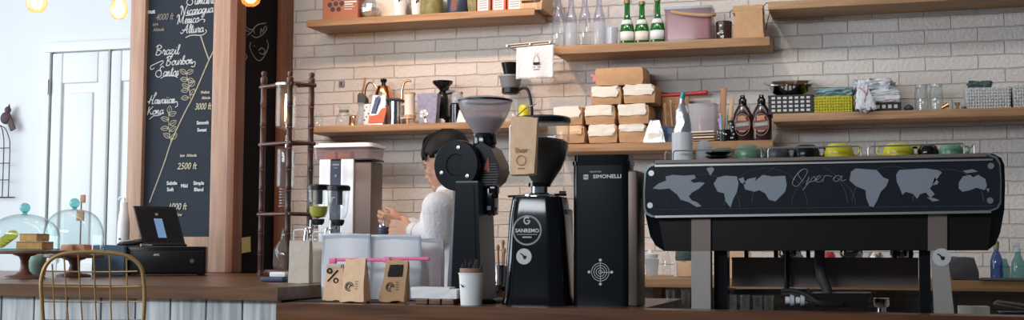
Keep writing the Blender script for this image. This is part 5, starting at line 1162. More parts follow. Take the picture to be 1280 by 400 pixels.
# ---- towel hanging from a steel rack
zr = at(660, 56, YF-.02).z; Pr = at(665, 54, YF+.05)
t = thing('wall_rack', 'small steel rod rack fixed to the brick wall left of the bottle shelf', 'rack', (Pr.x, YW-.01, at(665, 53, YF).z), 0)
k = mpp(665, 54, YF)
b = MB(k)
for y in (-56, -40, -24, -8): b.tube([(-32, y, -1.6), (28, y, 1.2)], 1.3, 8)
for x in (-30, 0, 26): b.tube([(x, -58, -1.6+.04*x+.3), (x, 2, -1+.04*x+.3)], 1.1, 8)
obj('rods', b, 'steel', t)
t = thing('printed_towel', 'white cotton towel with a small black jug print hanging from the steel rack', 'towel', at(668, 99, YF-.05), 0)
k = mpp(668, 99, YF-.05)
b = MB(k)
def tw(u, v, th=0): return (-24+48*u, 1.6*math.sin(u*9)*(1-v*.7)+2*v, 1+41*v+2.2*(u-.5)*v)
V = b.sheet(lambda u, v: tw(u, v), 20, 14); obj('cloth', b, 'cloth', t, 60, solid=.003)
b = MB(k); cx_ = 12-9
b.prism([(cx_-4, 18), (cx_+4, 18), (cx_+4.4, 21), (cx_-4.4, 21)], -2.2, -1.5)
b.tube([(cx_-4, -1.8, 18), (cx_-3.4, -1.8, 26), (cx_-1, -1.8, 29), (cx_-2, -1.8, 32), (cx_+2, -1.8, 32), (cx_+1, -1.8, 29), (cx_+3.4, -1.8, 26), (cx_+4, -1.8, 18)], .3, 4)
b.tube([(cx_-5, -1.8, 15), (cx_-1, -1.8, 15)], .3, 4); b.tube([(cx_+1, -1.8, 15), (cx_+5, -1.8, 15)], .3, 4); b.tube([(cx_-4, -1.8, 12), (cx_+4, -1.8, 12)], .3, 4)
obj('jug_print', b, 'matt', t)

# ---- upper middle shelf
def bottle(label, px_, r, h, m_, z, dy=.1, body=None, name='bottle', group=None):
    t, k = onshelf(name, label, 'bottle', px_, z, dy, py=30, group=group)
    b = MB(k); b.lathe(body or [(0, 0), (r, 0), (r, h*.5), (r*.8, h*.6), (r*.42, h*.78), (r*.38, h*.98), (r*.5, h*.98), (r*.5, h), (0, h)]); obj('body', b, m_, t); return t, k
gg = 'green bottles on the upper middle shelf'
for j, (x, h) in enumerate(((784, 52), (802.5, 50), (822, 53))):
    t, k = bottle(['leftmost', 'middle', 'rightmost'][j]+' of the three green glass bottles with pale labels', x, 8.4, h, 'greenglass', Z4, .08+.01*(j == 1), [(0, 0), (8.4, 0), (9, 2), (9, 18), (8, 25), (4.6, 33), (3.6, 38), (3.3, h), (3.8, h), (3.8, h+2), (0, h+2)], 'green_bottle', gg)
    b = MB(k); b.lathe([(9.25, 5), (9.25, 16.5)], seg=24, a0=PI+.3, a1=2*PI-.3); 
    obj('label', b, 'cream' if j == 1 else 'paper', t, solid=.0006)
    b = MB(k); b.lathe([(8.2, 25.5), (6.2, 31.5)], seg=16, a0=PI+.5, a1=2*PI-.5); obj('neck_label', b, 'paper', t, solid=.0006)
    lathe_obj('cap', [(0, h+1), (4.1, h+1), (4.1, h+5), (0, h+5)], 'gold', t, k)
for j, x in enumerate((698, 714, 731, 749)):
    t, k = onshelf('swing_bottle', ['first', 'second', 'third', 'fourth'][j]+' from the left of the tall pale glass bottles with lilac tops', 'bottle', x, Z4, .09+.02*(j % 2), py=30, group='tall pale glass bottles')
    b = MB(k); b.lathe([(0, 0), (7.4, 0), (8, 2), (8, 26), (7.4, 32)]); obj('body', b, 'milky' if j % 2 else 'clear', t)
    b = MB(k); b.lathe([(7.4, 32), (6.8, 40), (4.6, 48), (3.4, 56), (3.4, 66), (4, 66), (4, 68), (0, 68)]); obj('top', b, 'lilac', t)
t, k = onshelf('tumbler', 'short clear glass tumbler right of the tall pale bottles', 'glass', 765, Z4, .06, py=40)
b = MB(k); b.lathe([(0, 0), (6.6, 0), (7.8, 22), (7.2, 22), (6.2, 2), (0, 2)]); obj('body', b, 'milky', t)
t, k = onshelf('plastic_container', 'clear pink-filled plastic canister with a tan strap on the upper middle shelf', 'container', 862, Z4, .10, py=30)
b = MB(k); b.prism(rrect(-29, -16, 29, 16, 5), 0, 41, fn=lambda x, y, z: (x, z, y)); obj('tub', b, 'pinkclear', t, 50)
b = MB(k); b.prism(rrect(-26.5, -13.5, 26.5, 13.5, 4), 4, 34, fn=lambda x, y, z: (x, z, y)); obj('contents', b, 'pinkfill' if 'pinkfill' in M else 'kraftp', t, 50, label='dusty pink contents')
b = MB(k); b.prism(rrect(-30, -17, 30, 17, 5), 41, 44, fn=lambda x, y, z: (x, z, y)); obj('lid', b, 'milky', t, 50)
b = MB(k); b.tube([(-20, -16.6, 38), (-8, -17.2, 35), (8, -17.4, 32.5), (24, -17, 31), (30, -12, 32), (31, 2, 35)], 2.2, 8, sm=4); b.ball((-19, -17, 38.5), 1.8, 8, 6); obj('strap', b, 'kraft', t)
t, k = onshelf('ceramic_mug', 'dark brown mug with a white splashed emblem beside the kraft bag', 'mug', 905, Z4, .09, py=35)
lathe_obj('body', [(0, 0), (8, 0), (9, 2), (10, 24), (9.2, 25), (8.2, 3), (0, 3)], 'mug', t, k)
b = MB(k); random.seed(9)
for j in range(9): disc(b, (-3+random.uniform(-3.4, 3.4), 12+random.uniform(-8, 8)), random.uniform(.8, 1.9), -9.9, -8.2, 7)
obj('emblem', b, 'paper', t)
t, k = onshelf('kraft_bag', 'open kraft paper bag with folded rim at the right end of the upper middle shelf', 'paper bag', 937, Z4, .10, py=25)
b = MB(k); b.pillow((0, 0, 20), (36, 26, 40), 10, .06, .03, 51, fn=lambda q: Vector((q.x*(1-.07*q.z), q.y, q.z))); obj('bag', b, 'kraft', t)
b = MB(k); b.pillow((-1, 0, 38), (37, 26, 9), 10, .05, .04, 52); obj('folded_rim', b, 'kraft', t)
b = MB(k); b.tube([(16, 0, 41), (22, 0, 47), (25, -2, 36), (22, -4, 22), (20, -2, 12)], .55, 6, sm=5); b.tube([(-20, 0, 40), (-24, 0, 38), (-24, 0, 30)], .5, 6, sm=4); obj('cord_handle', b, 'wire', t)

# ---- coffee bags stacked on the lowest shelf
bagk = mpp(750, 160, YF+.1)
def stk(label, xc, ytop, ybot, w_, seed, lab_frac=.5, big=False, dk=False):
    Y = YF+.115; h = (ybot-ytop); P = at(xc, ybot, YF+.01)
    t = thing('stacked_coffee_bag', label, 'coffee bag', (P.x, Y, P.z+.001), 0, 'kraft bags stacked on the lowest shelf'); k = bagk
    b = MB(k); b.pillow((0, 0, h/2), (w_, 50, h), 12, .26, .018, seed); obj('bag', b, 'kraft', t, 40)
    if not big:
        b = MB(k); b.pillow((-1, -23.6, h*(1-lab_frac/2)+.3), (w_*.86, 7, h*lab_frac), 10, .12, .10, seed+3); obj('folded_flap', b, 'cream' if dk is False else 'kraftl', t, 40)
    return t
hz = lambda: 0
row4 = 179.3
stk('kraft bag with pale folded end, leftmost of the bottom row of the stack', 712, 157.5, row4, 37, 61, .5, dk=True)
stk('kraft bag with cream folded end, middle of the bottom row of the stack', 752.5, 156.5, row4-.3, 37, 62, .62)
stk('kraft bag with a thin cream fold, rightmost of the bottom row of the stack', 790, 156, row4-.8, 35, 63, .40)
stk('kraft bag with pale end, leftmost of the second row from the bottom', 709, 133.5, 156.3, 38, 64, .6)
stk('kraft bag with cream end, middle of the second row from the bottom', 749, 132.5, 155.6, 39, 65, .55)
stk('kraft bag with wide cream end, rightmost of the second row from the bottom', 791, 130.8, 155, 39, 66, .58)
stk('kraft bag with cream end, left one of the two in the third row', 756.5, 108.2, 130.6, 39, 67, .60)
stk('kraft bag with cream end, right one of the two in the third row', 798.5, 106.5, 129.0, 40, 68, .55)
t = stk('long brown kraft bag with a pink clip lying on top of the whole stack', 773, 84, 106.4, 62, 69, .5, True)
b = MB(bagk); b.box((-34, -8, 11), (4, 8, 9), bev=1); b.box((-36.5, -8, 15), (4, 6, 4), bev=1); obj('clip', b, 'pink', t)
t, k = onshelf('foil_pouch', 'small crumpled silver and white pouch right of the bottom row of bags', 'pouch', 819, Z3, .04)
b = MB(k); b.pillow((0, 0, 14), (20, 12, 28), 9, .1, .06, 71, fn=lambda q: Vector((q.x*(1-.4*q.z), q.y*(1-.3*q.z), q.z))); obj('pouch', b, 'foil', t)
b = MB(k); b.pillow((0, -5, 7), (17, 4, 10), 6, .1, .1, 72); obj('label', b, 'cream', t)
t, k = onshelf('dark_pouch', 'dark crumpled blue-black packet beside the foil pouch', 'pouch', 835, Z3, .08)
b = MB(k); b.pillow((0, 0, 10), (15, 12, 20), 8, .1, .14, 73); obj('pouch', b, 'bluebag', t)
t, k = onshelf('cutting_board', 'brown wooden board standing against the bricks behind the piping bag', 'board', 845, Z3, .19)
b = MB(k); b.box((0, 0, 31), (34, 4, 60), bev=1); obj('board', b, 'midwood', t)
t = thing('red_rod', 'long red plastic rod resting above the wooden board and container', 'rod', at(852, 118, YF+.19)+Vector((0, 0, 0)))
b = MB(bagk); b.tube([(-32, 0, -1.6), (29, 0, 1.2)], 2.6, 10); b.ball((30, 0, 1.3), 3.1, 10, 8); obj('rod', b, 'red', t)
for j, (x, ln, tl, m_) in enumerate(((830, 48, -3, 'kraft'), (838, 52, -4, 'lightwood'), (843, 46, -2, 'midwood'))):
    t, k = onshelf('wooden_stick', ['thin brown', 'tall pale', 'short brown'][j]+' wooden spoon handle standing left of the piping bag', 'wooden spoon', x, Z3, .115+.012*j)
    b = MB(k); b.tube([(4, 0, 0), (4+tl, 0, ln)], 1.2, 7); b.ball((4+tl, 0, ln), (2.2, 1, 4), 10, 8); obj('handle', b, m_, t)
t, k = onshelf('plastic_container', 'square clear smoky plastic container on the lowest shelf behind flat trays', 'container', 879, Z3, .13)
b = MB(k); b.prism(rrect(-18, -14, 18, 14, 3), 0, 49, fn=lambda x, y, z: (x*(.92+.08*y/49), z, y)); obj('tub', b, 'smoke', t, 50)
t, k = onshelf('copper_spoon', 'small copper scoop inside the smoky plastic container', 'scoop', 875, Z3, .13)
b = MB(k); b.tube([(0, 0, 2), (0, 0, 34)], 1.1, 8); b.ball((0, 0, 30), (3, 2, 5), 12, 8); obj('scoop', b, 'copper', t)
t, k = onshelf('flat_tray', 'stack of thin printed cards and trays at the shelf front by the pens', 'tray', 877, Z3, .03)
for j in range(4):
    b = MB(k); b.box((random.uniform(-1, 1), 0, 1.6+j*3.4), (34-j, 16, 1.6), rot=(0, random.uniform(-.03, .03), random.uniform(-.05, .05))); obj('card', b, ['midwood', 'cream', 'kraft', 'cream'][j], t)
b = None
t, k = onshelf('pen_cup', 'black and white speckled cup holding pens in front of the syrup bottles', 'pen cup', 906, Z3, .03)
lathe_obj('cup', [(0, 0), (9, 0), (9.4, 14), (8.6, 14), (8, 1), (0, 1)], 'satin', t, k)
b = MB(k); random.seed(12)
for j in range(10): a = random.uniform(PI*1.1, PI*1.9); disc(b, (9.0*math.cos(a), random.uniform(3, 12)), random.uniform(.6, 1.2), 9.2*math.sin(a)-.4, 9.2*math.sin(a)+.8, 6)
obj('speckles', b, 'paper', t)
for j, (x, tx, h, r, m_, lab) in enumerate(((-4, -5, 32, 1.3, 'lblue', 'light blue marker in the speckled pen cup'), (-2, -7, 26, 1.4, 'purple', 'lilac marker in the speckled pen cup'), (1, 3, 30, 1.2, 'green', 'green marker in the speckled pen cup'))):
    t2, k2 = onshelf('marker_pen', lab, 'pen', 906, Z3, .03+.005*j); b = MB(k2); b.tube([(x, 0, 2), (tx, 0, h)], r, 8); obj('barrel', b, m_, t2); b = MB(k2); b.tube([(tx, 0, h-.5), (tx*1.06, 0, h+3)], r*1.15, 8); obj('cap', b, m_, t2)
t, k = onshelf('wooden_spatula', 'wide orange-brown wooden spatula standing behind the pen cup', 'spatula', 901, Z3, .10)
b = MB(k); b.box((2, 0, 35), (8, 2.4, 68), rot=(0, .07, 0), bev=.8); obj('blade', b, 'midwood', t)
t, k = onshelf('wooden_spatula', 'narrow pale yellow wooden spatula leaning right by the syrup bottles', 'spatula', 909, Z3, .085)
b = MB(k); b.box((3, 0, 27), (5, 2, 54), rot=(0, .13, 0), bev=.8); obj('blade', b, 'lightwood', t)
t, k = onshelf('chopsticks', 'dark patterned narrow packet leaning against the left syrup bottle', 'packet', 915, Z3, .02)
b = MB(k); b.box((0, 0, 13), (7, 3, 26), rot=(0, -.14, 0), bev=.6); obj('packet', b, 'satin', t); t.name = 'narrow_packet'
b = MB(k)
for j in range(5): b.box((.6-j*.55+2*(j % 2), -1.7, 4+j*4.4), (2, .4, 1.6))
obj('print', b, 'sticker', t)
for j, (x, lab) in enumerate(((928.5, 'left dark syrup squeeze bottle with an oval maroon label'), (952, 'right dark syrup squeeze bottle, nearest the checkered basket'))):
    t, k = onshelf('syrup_bottle', lab, 'bottle', x, Z3, .06, group='dark syrup bottles')
    b = MB(k); b.lathe([(0, 0), (11.5, 0), (12.5, 3), (12.5, 26), (11.5, 34), (7, 43), (5, 46), (0, 46)], sy=.65); obj('body', b, 'syrup', t)
    lathe_obj('cap', [(0, 45), (5, 45), (5, 52), (3.4, 54), (2.6, 58), (0, 58.5)], 'gloss', t, k)
    b = MB(k); disc(b, (0, 20), 9.3, -8.6, -4.5, 28); lb_ = obj('label', b, 'label_red', t)
    b = MB(k); b.tube([(9.6*math.cos(a*PI/14), -8.5, 20+13.5*math.sin(a*PI/14)) for a in range(28)], .4, 5, closed=True); b.pillow((0, -8.6, 28), (9, 1.6, 6), 5, .2, .2, j); obj('label_art', b, 'label_line', lb_)
    b = MB(k); b.prism([(-8.6, 17), (8.6, 19), (8.6, 24), (-8.6, 22)], -9.2, -8.4); obj('banner', b, 'grey', lb_)
    text('lettering', "HERSHEY'S", 3.0*k, 'cream', lb_, (0, -9.3*k, 19.2*k), wx=1.0); text('lettering', 'SYRUP', 2.6*k, 'cream', lb_, (0, -8.9*k, 11*k))

# ---- right shelf
def basket(label, px_, w_, h_, rows, cols, z=None, m_='checkb', dp=44, nm='basket', square=True, py=130, dy=.115):
    t, k = onshelf(nm, label, 'basket', px_, Z5, dy, py=py)
    b = MB(k); hh = h_; w2 = w_/2
    b.box((0, -dp/2, hh/2), (w_, 1.6, hh)); b.box((0, dp/2, hh/2), (w_, 1.6, hh)); b.box((-w2, 0, hh/2), (1.6, dp, hh)); b.box((w2, 0, hh/2), (1.6, dp, hh)); b.box((0, 0, .8), (w_, dp, 1.6)); b.box((0, -dp/2-.4, hh-.8), (w_+2, 2.6, 1.8)); b.box((0, dp/2+.4, hh-.8), (w_+2, 2.6, 1.8))
    obj('basket_body', b, m_, t)
    if square:
        b = MB(k); cw, rh = (w_-4)/cols, (hh-3)/rows
        for i in range(cols):
            for j in range(rows): b.box((-w2+2+cw*(i+.5), -dp/2-1.1, 2+rh*(j+.5)), (cw*.60, .8, rh*.55))
        obj('square_pattern', b, 'checkw', t)
    return t, k
basket('black basket with rows of white squares under the steel bowl', 990, 53, 23.5, 4, 7)
t, k = onshelf('steel_bowl', 'wide shallow steel bowl sitting on the black checkered basket', 'bowl', 987, Z5+27*mpp(990, 130, YF+.1), .12, py=115); t.rotation_euler = (.22, 0, 0)
lathe_obj('bowl', [(0, 0), (17, 0), (24, 4), (30, 13), (32.5, 14.5), (32.5, 15.5), (29.5, 15), (23, 5.5), (16, 1.5), (0, 1.5)], 'chrome', t, k, 48)
t, k = onshelf('woven_basket', 'yellow woven plastic basket between the two black checkered baskets', 'basket', 1041, Z5, .115, py=130)
b = MB(k); b.prism(rrect(-25, -21, 25, 21, 4), 0, 21, fn=lambda x, y, z: (x*(.95+.05*y/21), z*(.95+.05*y/21), y)); bk = obj('basket_body', b, 'yellowp', t, 50)
b = MB(k)
for i in range(15): b.box((-23+i*3.28, -20.8, 10), (1.5, 1.4, 20))
for j in range(6): b.box((0, -21.2, 2+j*3.4), (47, 1.2, 1.2))
obj('woven_strips', b, 'yellowp', t)
def clothpile(label, px_, zb, w_, d_, h_, m_, seed, amp=.12, n=16, fn=None, nm='folded_cloth', dy=.11, py=120, cat='cloth'):
    t, k = onshelf(nm, label, cat, px_, zb, dy, py=py); b = MB(k); b.pillow((0, 0, h_/2), (w_, d_, h_), n, .16, amp, seed, 2.4, fn); obj('cloth', b, m_, t, 60); return t, k
kk = mpp(1040, 130, YF+.1)
clothpile('pale teal cloth bundled on top of the yellow basket', 1044, Z5+21.5*kk, 42, 38, 10, 'gteal', 81, .12)
basket('low black checkered basket under the pile of white towels', 1101, 46, 11, 1, 6)
t, k = clothpile('folded white towel with a pink stripe, lowest of the pile on the checkered basket', 1106, Z5+11.4*kk, 36, 40, 9, 'cloth', 83, .04)
b = MB(k); b.box((-2, -19.6, 2.0), (30, 1.2, 1.6)); obj('stripe', b, 'stripe', t)
clothpile('white towel folded flat in the middle of the pile', 1106, Z5+20.6*kk, 34, 38, 7, 'cloth', 84, .05)
clothpile('crumpled white towel heaped on top of the pile', 1092, Z5+27.8*kk, 42, 34, 14, 'cloth', 85, .22)
t, k = clothpile('white towel with a pink stripe draping down over the left of the basket', 1080, Z5+2*kk, 22, 9, 34, 'cloth', 86, .16, fn=lambda q: Vector((q.x*(.75-.35*q.z)-.25*q.z, q.y, q.z)), dy=-.02)
b = MB(k); b.tube([(-4, -4.6, 26), (2, -5.2, 18), (0, -5, 8)], .6, 6, sm=4); b.tube([(5, -4.8, 28), (3, -5.2, 16)], .6, 6, sm=4); obj('stripe', b, 'stripe', t)
t, k = onshelf('cloth_roll', 'small navy rolled cloth lying right of the towel pile', 'cloth', 1136, Z5, .06, py=135)
b = MB(k); b.tube([(3.6*math.cos(a*.5)*(1-a*.03), -2, 4+3.4*math.sin(a*.5)*(1-a*.03)) for a in range(24)], 1.2, 7); b.ball((0, 0, 4), (6, 6, 4), 14, 8); obj('roll', b, 'navy', t)
for x, h, lab in ((1152, 33, 'left one of the two tall empty glass jars'), (1170.5, 34, 'right one of the two tall empty glass jars')):
    t, k = onshelf('glass_jar', lab, 'jar', x, Z5, .10, py=130); b = MB(k); b.lathe([(0, 0), (7.6, 0), (8.4, 2), (8.4, h-8), (7, h-4.5), (7, h), (6.4, h), (6.4, h-4), (7.6, h-9), (7.6, 2.5), (0, 2.5)]); obj('body', b, 'clear', t)
    b = MB(k); b.lathe([(7.2, h-3), (7.8, h-2.4), (7.8, h), (7.2, h)]); obj('rim', b, 'milky', t)
t, k = onshelf('copper_measure', 'small shiny copper jigger on its side right of the glass jars', 'jigger', 1181, Z5, .05, py=134)
b = MB(k); b.lathe([(0, 0), (2.2, 0), (3.4, 9), (2.8, 9), (1.6, 1)], (-4, 0, 3), 16, Euler((0, 1.1, 0)).to_matrix()); obj('cup', b, 'copper', t)
t, k = onshelf('steel_measure', 'small steel jigger standing next to the white woven basket', 'jigger', 1197, Z5, .05, py=134)
b = MB(k); b.lathe([(4, 0), (1.6, 4), (4, 9), (3.4, 9), (1.2, 4.4), (0, 4.2)]); obj('cup', b, 'chrome', t)
t, k = onshelf('steel_measure', 'tiny dark metal cap beside the steel jigger', 'cap', 1205, Z5, .05, py=134); t.name = 'metal_cap'
b = MB(k); b.lathe([(0, 0), (3, 0), (3, 3), (2, 4), (0, 4)]); obj('cap', b, 'dgrey', t)
def wbasket(label, px_, w_, h_):
    t, k = onshelf('woven_basket', label, 'basket', px_, Z5, .12, py=125)
    b = MB(k); b.prism(rrect(-w_/2, -20, w_/2, 20, 4), 0, h_, fn=lambda x, y, z: (x*(.92+.08*y/h_), z*(.92+.08*y/h_), y)); obj('basket_body', b, 'wovenw', t, 50)
    b = MB(k)
    for i in range(int(w_/3.2)): b.box((-w_/2*.95+2+i*3.1, -19.9, h_/2), (1.2, 1.2, h_*.97))
    for j in range(7): b.box((0, -20.1, 2+j*(h_-3)/6.4), (w_*.95, 1.2, 1.0))
    obj('woven_strips', b, 'wovenw', t); return t, k
t, k = wbasket('white woven basket with a dark green cloth on it, at the right shelf end', 1234, 54, 27)
clothpile('dark green cloth lying on the white woven basket', 1225, Z5+27.3*k, 25, 16, 9, 'dteal', 91, .2)
wbasket('white woven basket cut off by the right edge of the view', 1292, 54, 29)

# ---- things on the low back shelf, seen right of and under the machine
def onback(name, label, cat, px_, dy=0.0, py=340, z=None):
    Y = 5.36+dy; P = at(px_, py, Y); return thing(name, label, cat, (P.x, Y, (ZR if z is None else z)+.0008)), mpp(px_, py, Y)
t, k = onback('steel_tray', 'flat steel tray with bottles on the low back shelf at the right', 'tray', 1262); b = MB(k); b.box((6, -3, 1.2), (84, 36, 1.6), bev=.4); b.box((6, -21, 2), (84, 1.4, 3)); obj('tray', b, 'steel', t)
zt = ZR+.0008+2.2*k
t, k = onback('blue_bottle', 'blue plastic bottle with dark cap on the steel tray, left of the spray bottle', 'bottle', 1246, z=zt)
b = MB(k); b.lathe([(0, 0), (7, 0), (7.6, 2), (7.6, 22), (5, 30), (3, 33), (3, 38), (0, 38)]); obj('body', b, 'bluebottle', t); lathe_obj('cap', [(0, 37), (3.6, 37), (3.4, 46), (0, 47)], 'leaf', t, k)
t, k = onback('blue_bottle', 'shorter green-blue bottle between the blue bottle and spray bottle', 'bottle', 1256, z=zt, dy=.05); t.name = 'green_bottle'
b = MB(k); b.lathe([(0, 0), (6, 0), (6, 14), (3, 20), (3, 24), (0, 24)]); obj('body', b, 'tealbottle', t)
t, k = onback('spray_bottle', 'clear teal spray bottle at the right edge of the back shelf', 'spray bottle', 1273, z=zt)
b = MB(k); b.lathe([(0, 0), (8, 0), (8.6, 2), (8, 20), (4, 28), (3, 33), (0, 33)]); obj('body', b, 'tealbottle', t)
b = MB(k); b.cyl((0, 0, 33), (0, 0, 38), 3.4); b.box((-2, 0, 42), (9, 4, 6), bev=1); b.tube([(-4, 0, 40), (-6, 0, 35), (-4, 0, 32)], .9, 6, sm=3); obj('trigger', b, 'milky', t)
t, k = onback('dark_cushion', 'dark rounded cloth heap beside the right leg of the machine', 'cloth', 1203, z=None); b = MB(k); b.pillow((0, 0, 14), (34, 30, 28), 9, .3, .04, 93, fn=lambda q: Vector((q.x-.18*q.z, q.y, q.z))); obj('cloth', b, 'dgrey', t); t.name = 'cloth_heap'
t, k = onback('white_tub', 'white plastic tub with lid on the back shelf just right of the boxy grinder', 'tub', 815)
lathe_obj('tub', [(0, 0), (7, 0), (9, 22), (8, 22), (0, 21)], 'milky', t, k)
t2, k = onback('white_lid_pot', 'shallow white lidded pot stacked on the white tub', 'tub', 813, z=t.location.z+22.3*k); lathe_obj('pot', [(0, 0), (9, 0), (10, 5), (4, 7), (2, 11), (0, 11)], 'white', t2, k)
t, k = onback('glass_bottle', 'tall clear narrow glass bottle on the back shelf left of the machine leg', 'bottle', 833)
b = MB(k); b.lathe([(0, 0), (5.4, 0), (5.4, 22), (2.4, 30), (2.2, 38), (3, 39)]); obj('body', b, 'clear', t)
t, k = onback('wooden_box', 'dark framed box partly behind the left leg of the machine', 'box', 856); b = MB(k); b.box((0, 0, 10), (24, 20, 19), bev=.6); obj('box', b, 'kraftl', t); b = MB(k); b.box((-10, -10.4, 10), (3, .8, 19)); obj('edge', b, 'paper', t); zb2 = t.location.z+19.8*k
t, k = onback('teal_bowl', 'upturned glossy teal bowl on top of the framed box', 'bowl', 856, z=zb2); lathe_obj('bowl', [(11, 0), (12, 3), (11, 14), (7, 20), (0, 21)], 'dteal', t, k)
for j, x in enumerate((925, 1010, 1035, 1065, 1095, 1125)):
    lab = ['orange and white packet', 'white napkin packet', 'red tin', 'white paper cup', 'silver shaker', 'pale cream tub'][j]+' on the back shelf, glimpsed under the machine'
    t, k = onback(['packet', 'packet', 'red_tin', 'paper_cup', 'shaker', 'tub'][j], lab, ['packet', 'packet', 'tin', 'cup', 'shaker', 'tub'][j], x)
    if j in (0, 1): b = MB(k); b.pillow((0, 0, 16), (26, 12, 32), 7, .08, .03, x); obj('packet', b, ['kraftl', 'paper'][j], t)
    else: lathe_obj('body', [(0, 0), (8, 0), (9, 3), (9.5, 28), (7, 33), (0, 33)], [0, 0, 'red', 'white', 'steel', 'cream'][j], t, k)
t, k = onback('wooden_box', 'orange-brown wooden box glimpsed between the two black grinders', 'box', 712, py=330); b = MB(k); b.box((0, 0, 14), (22, 24, 28), bev=.8); obj('box', b, 'midwood', t); b = MB(k); b.tube([(-3, -13, 20), (3, -13, 20)], 1.2, 8); obj('knob', b, 'gold', t)
# glasses on the bar behind the machine legs
for j, (x, lab) in enumerate(((838, 'narrow tall glass standing just left of the machine leg'), (857, 'narrow tall glass standing hard against the left machine leg'))):
    t, k = stand('shot_glass', lab, 'glass', x, 380, 4.0, ZL+.0006); b = MB(k); b.lathe([(0, 0), (5, 0), (5.6, 52), (5, 52), (4.4, 3), (0, 3)]); obj('body', b, 'clear', t)
for j, x in enumerate((915, 931, 947, 961)):
    t, k = stand('shot_glass', ['first', 'second', 'third', 'fourth'][j]+' small clear glass from the left under the drip tray', 'glass', x, 380, 4.13, ZL+.0006, group='glasses under the drip tray'); b = MB(k); b.lathe([(0, 0), (5, 0), (6, 44), (5.4, 44), (4.4, 3), (0, 3)]); obj('body', b, 'clear', t)
t, k = stand('steel_tamper', 'small ribbed steel tamper standing on the work top behind the machine', 'tamper', 1102, 380, 3.92, ZL+.0006)
lathe_obj('body', [(0, 0), (12, 0), (12, 26), (6, 30), (5, 38), (9, 40), (10, 46), (10, 50), (0, 50)], 'chrome', t, k)
t, k = stand('knock_tray', 'dark tray tilted on a black bin at the lower right corner', 'tray', 1262, 386, 4.0, ZL+.002, 0)
b = MB(k); b.box((10, 0, 17), (46, 40, 34), bev=1); obj('bin', b, 'satin', t); b = MB(k); b.box((10, 0, 42), (54, 48, 3), rot=(-.10, .14, 0), bev=.6); obj('tray', b, 'dsteel', t)
t, k = stand('paper_stack', 'pale cream paper stack on the work top right of the right machine leg', 'paper', 1217, 386, 3.95, ZL+.0006)
b = MB(k); b.box((0, 0, 21), (36, 30, 42), bev=.5); obj('paper', b, 'cream', t)

# ================================================================== barista
def capsules(mb_bm, segs, rings=10):
    """list of tapered limbs (p0, r0, p1, r1)"""
    m_ = MB(); m_.bm.free(); m_.bm = mb_bm
    for p0, r0, p1, r1 in segs:
        p0, p1 = Vector(p0), Vector(p1); d = p1-p0; L = max(d.length, 1e-6); M3 = d.to_track_quat('Z', 'Y').to_matrix()
        pr = [(0, -r0)]+[(r0*math.sin(a), -r0*math.cos(a)) for a in [PI/2*i/5 for i in range(1, 6)]]+[(r1*math.cos(a), L+r1*math.sin(a)) for a in [PI/2*i/5 for i in range(0, 5)]]+[(0, L+r1)]
        m_.lathe(pr, p0, 14, M3)
def fused(name, mb, m_, parent, vox, smooth=6, label=None):
    me = bpy.data.meshes.new(name); bmesh.ops.recalc_face_normals(mb.bm, faces=mb.bm.faces); mb.bm.to_mesh(me); mb.bm.free()
    o = bpy.data.objects.new(name, me); COL.objects.link(o)
    r = o.modifiers.new('r', 'REMESH'); r.mode = 'VOXEL'; r.voxel_size = vox; r.use_smooth_shade = True
    s = o.modifiers.new('s', 'SMOOTH'); s.iterations = smooth; s.factor = .5
    dg = bpy.context.evaluated_depsgraph_get(); me2 = bpy.data.meshes.new_from_object(o.evaluated_get(dg)); bpy.data.objects.remove(o)
    me2.materials.append(M[m_]); 
    for p in me2.polygons: p.use_smooth = True
    o = bpy.data.objects.new(name, me2); COL.objects.link(o); o.parent = parent
    return o
YP_ = 4.86
hp_ = at(556, 200, YP_)
pr_ = thing('person', 'person in a white shirt behind the big grinder, looking down at a cup in hand', 'person', (hp_.x+.05, YP_, 0))
# local frame: person faces -X
P0 = Vector(pr_.location)
def pp(x, y, dY=0): p = at(x, y, YP_+dY); return Vector((p.x-P0.x, p.y-P0.y, p.z-P0.z))
b = MB()
kp = mpp(550, 200, YP_)
hc = pp(557, 196)                       # cranium centre
tl = Euler((0, -.30, 0)).to_matrix()    # head nods forward (towards -X)
def H(x, y, z): return hc + tl @ Vector((x, y, z))*kp
b.ball(hc, (29*kp, 23*kp, 27*kp), 24, 16, tl)
b.ball(H(-13, 0, -18), (13.5*kp, 17*kp, 20*kp), 20, 14, tl)      # face block
capsules(b.bm, [(H(-17, 0, -34), 7.0*kp, H(-4, 0, -24), 13*kp), (H(-24.5, 0, -3), 5*kp, H(-24.5, 0, -30), 5.2*kp),
   (H(-26.5, 0, -8), 1.6*kp, H(-31.5, 0, -17.5), 2.5*kp), (H(-29, -2.6, -18), 2.2*kp, H(-29, 2.6, -18), 2.2*kp), (H(-26.2, -11, -4), 2.2*kp, H(-26.2, 11, -4), 2.2*kp), (H(-22, -12, -13), 5*kp, H(-20, -12, -16), 5*kp), (H(-22, 12, -13), 5*kp, H(-20, 12, -16), 5*kp),
   (H(-28.0, -4.5, -24), 1.9*kp, H(-28.0, 4.5, -24), 1.9*kp), (H(-27.2, -3.5, -27), 2.0*kp, H(-27.2, 3.5, -27), 2.0*kp), (H(-23.5, -2, -34), 4.2*kp, H(-23.5, 2, -34), 4.2*kp),
   (H(0, -23.5, -9), 2.2*kp, H(1, -23.5, -18), 1.6*kp), (H(0, 23.5, -9), 2.2*kp, H(1, 23.5, -18), 1.6*kp), (H(3, -24, -8), 2.2*kp, H(4, -23.5, -13), 1.8*kp), (H(3, 24, -8), 2.2*kp, H(4, 23.5, -13), 1.8*kp),
   (H(4, 0, -22), 15*kp, pp(566, 246), 15.5*kp)])
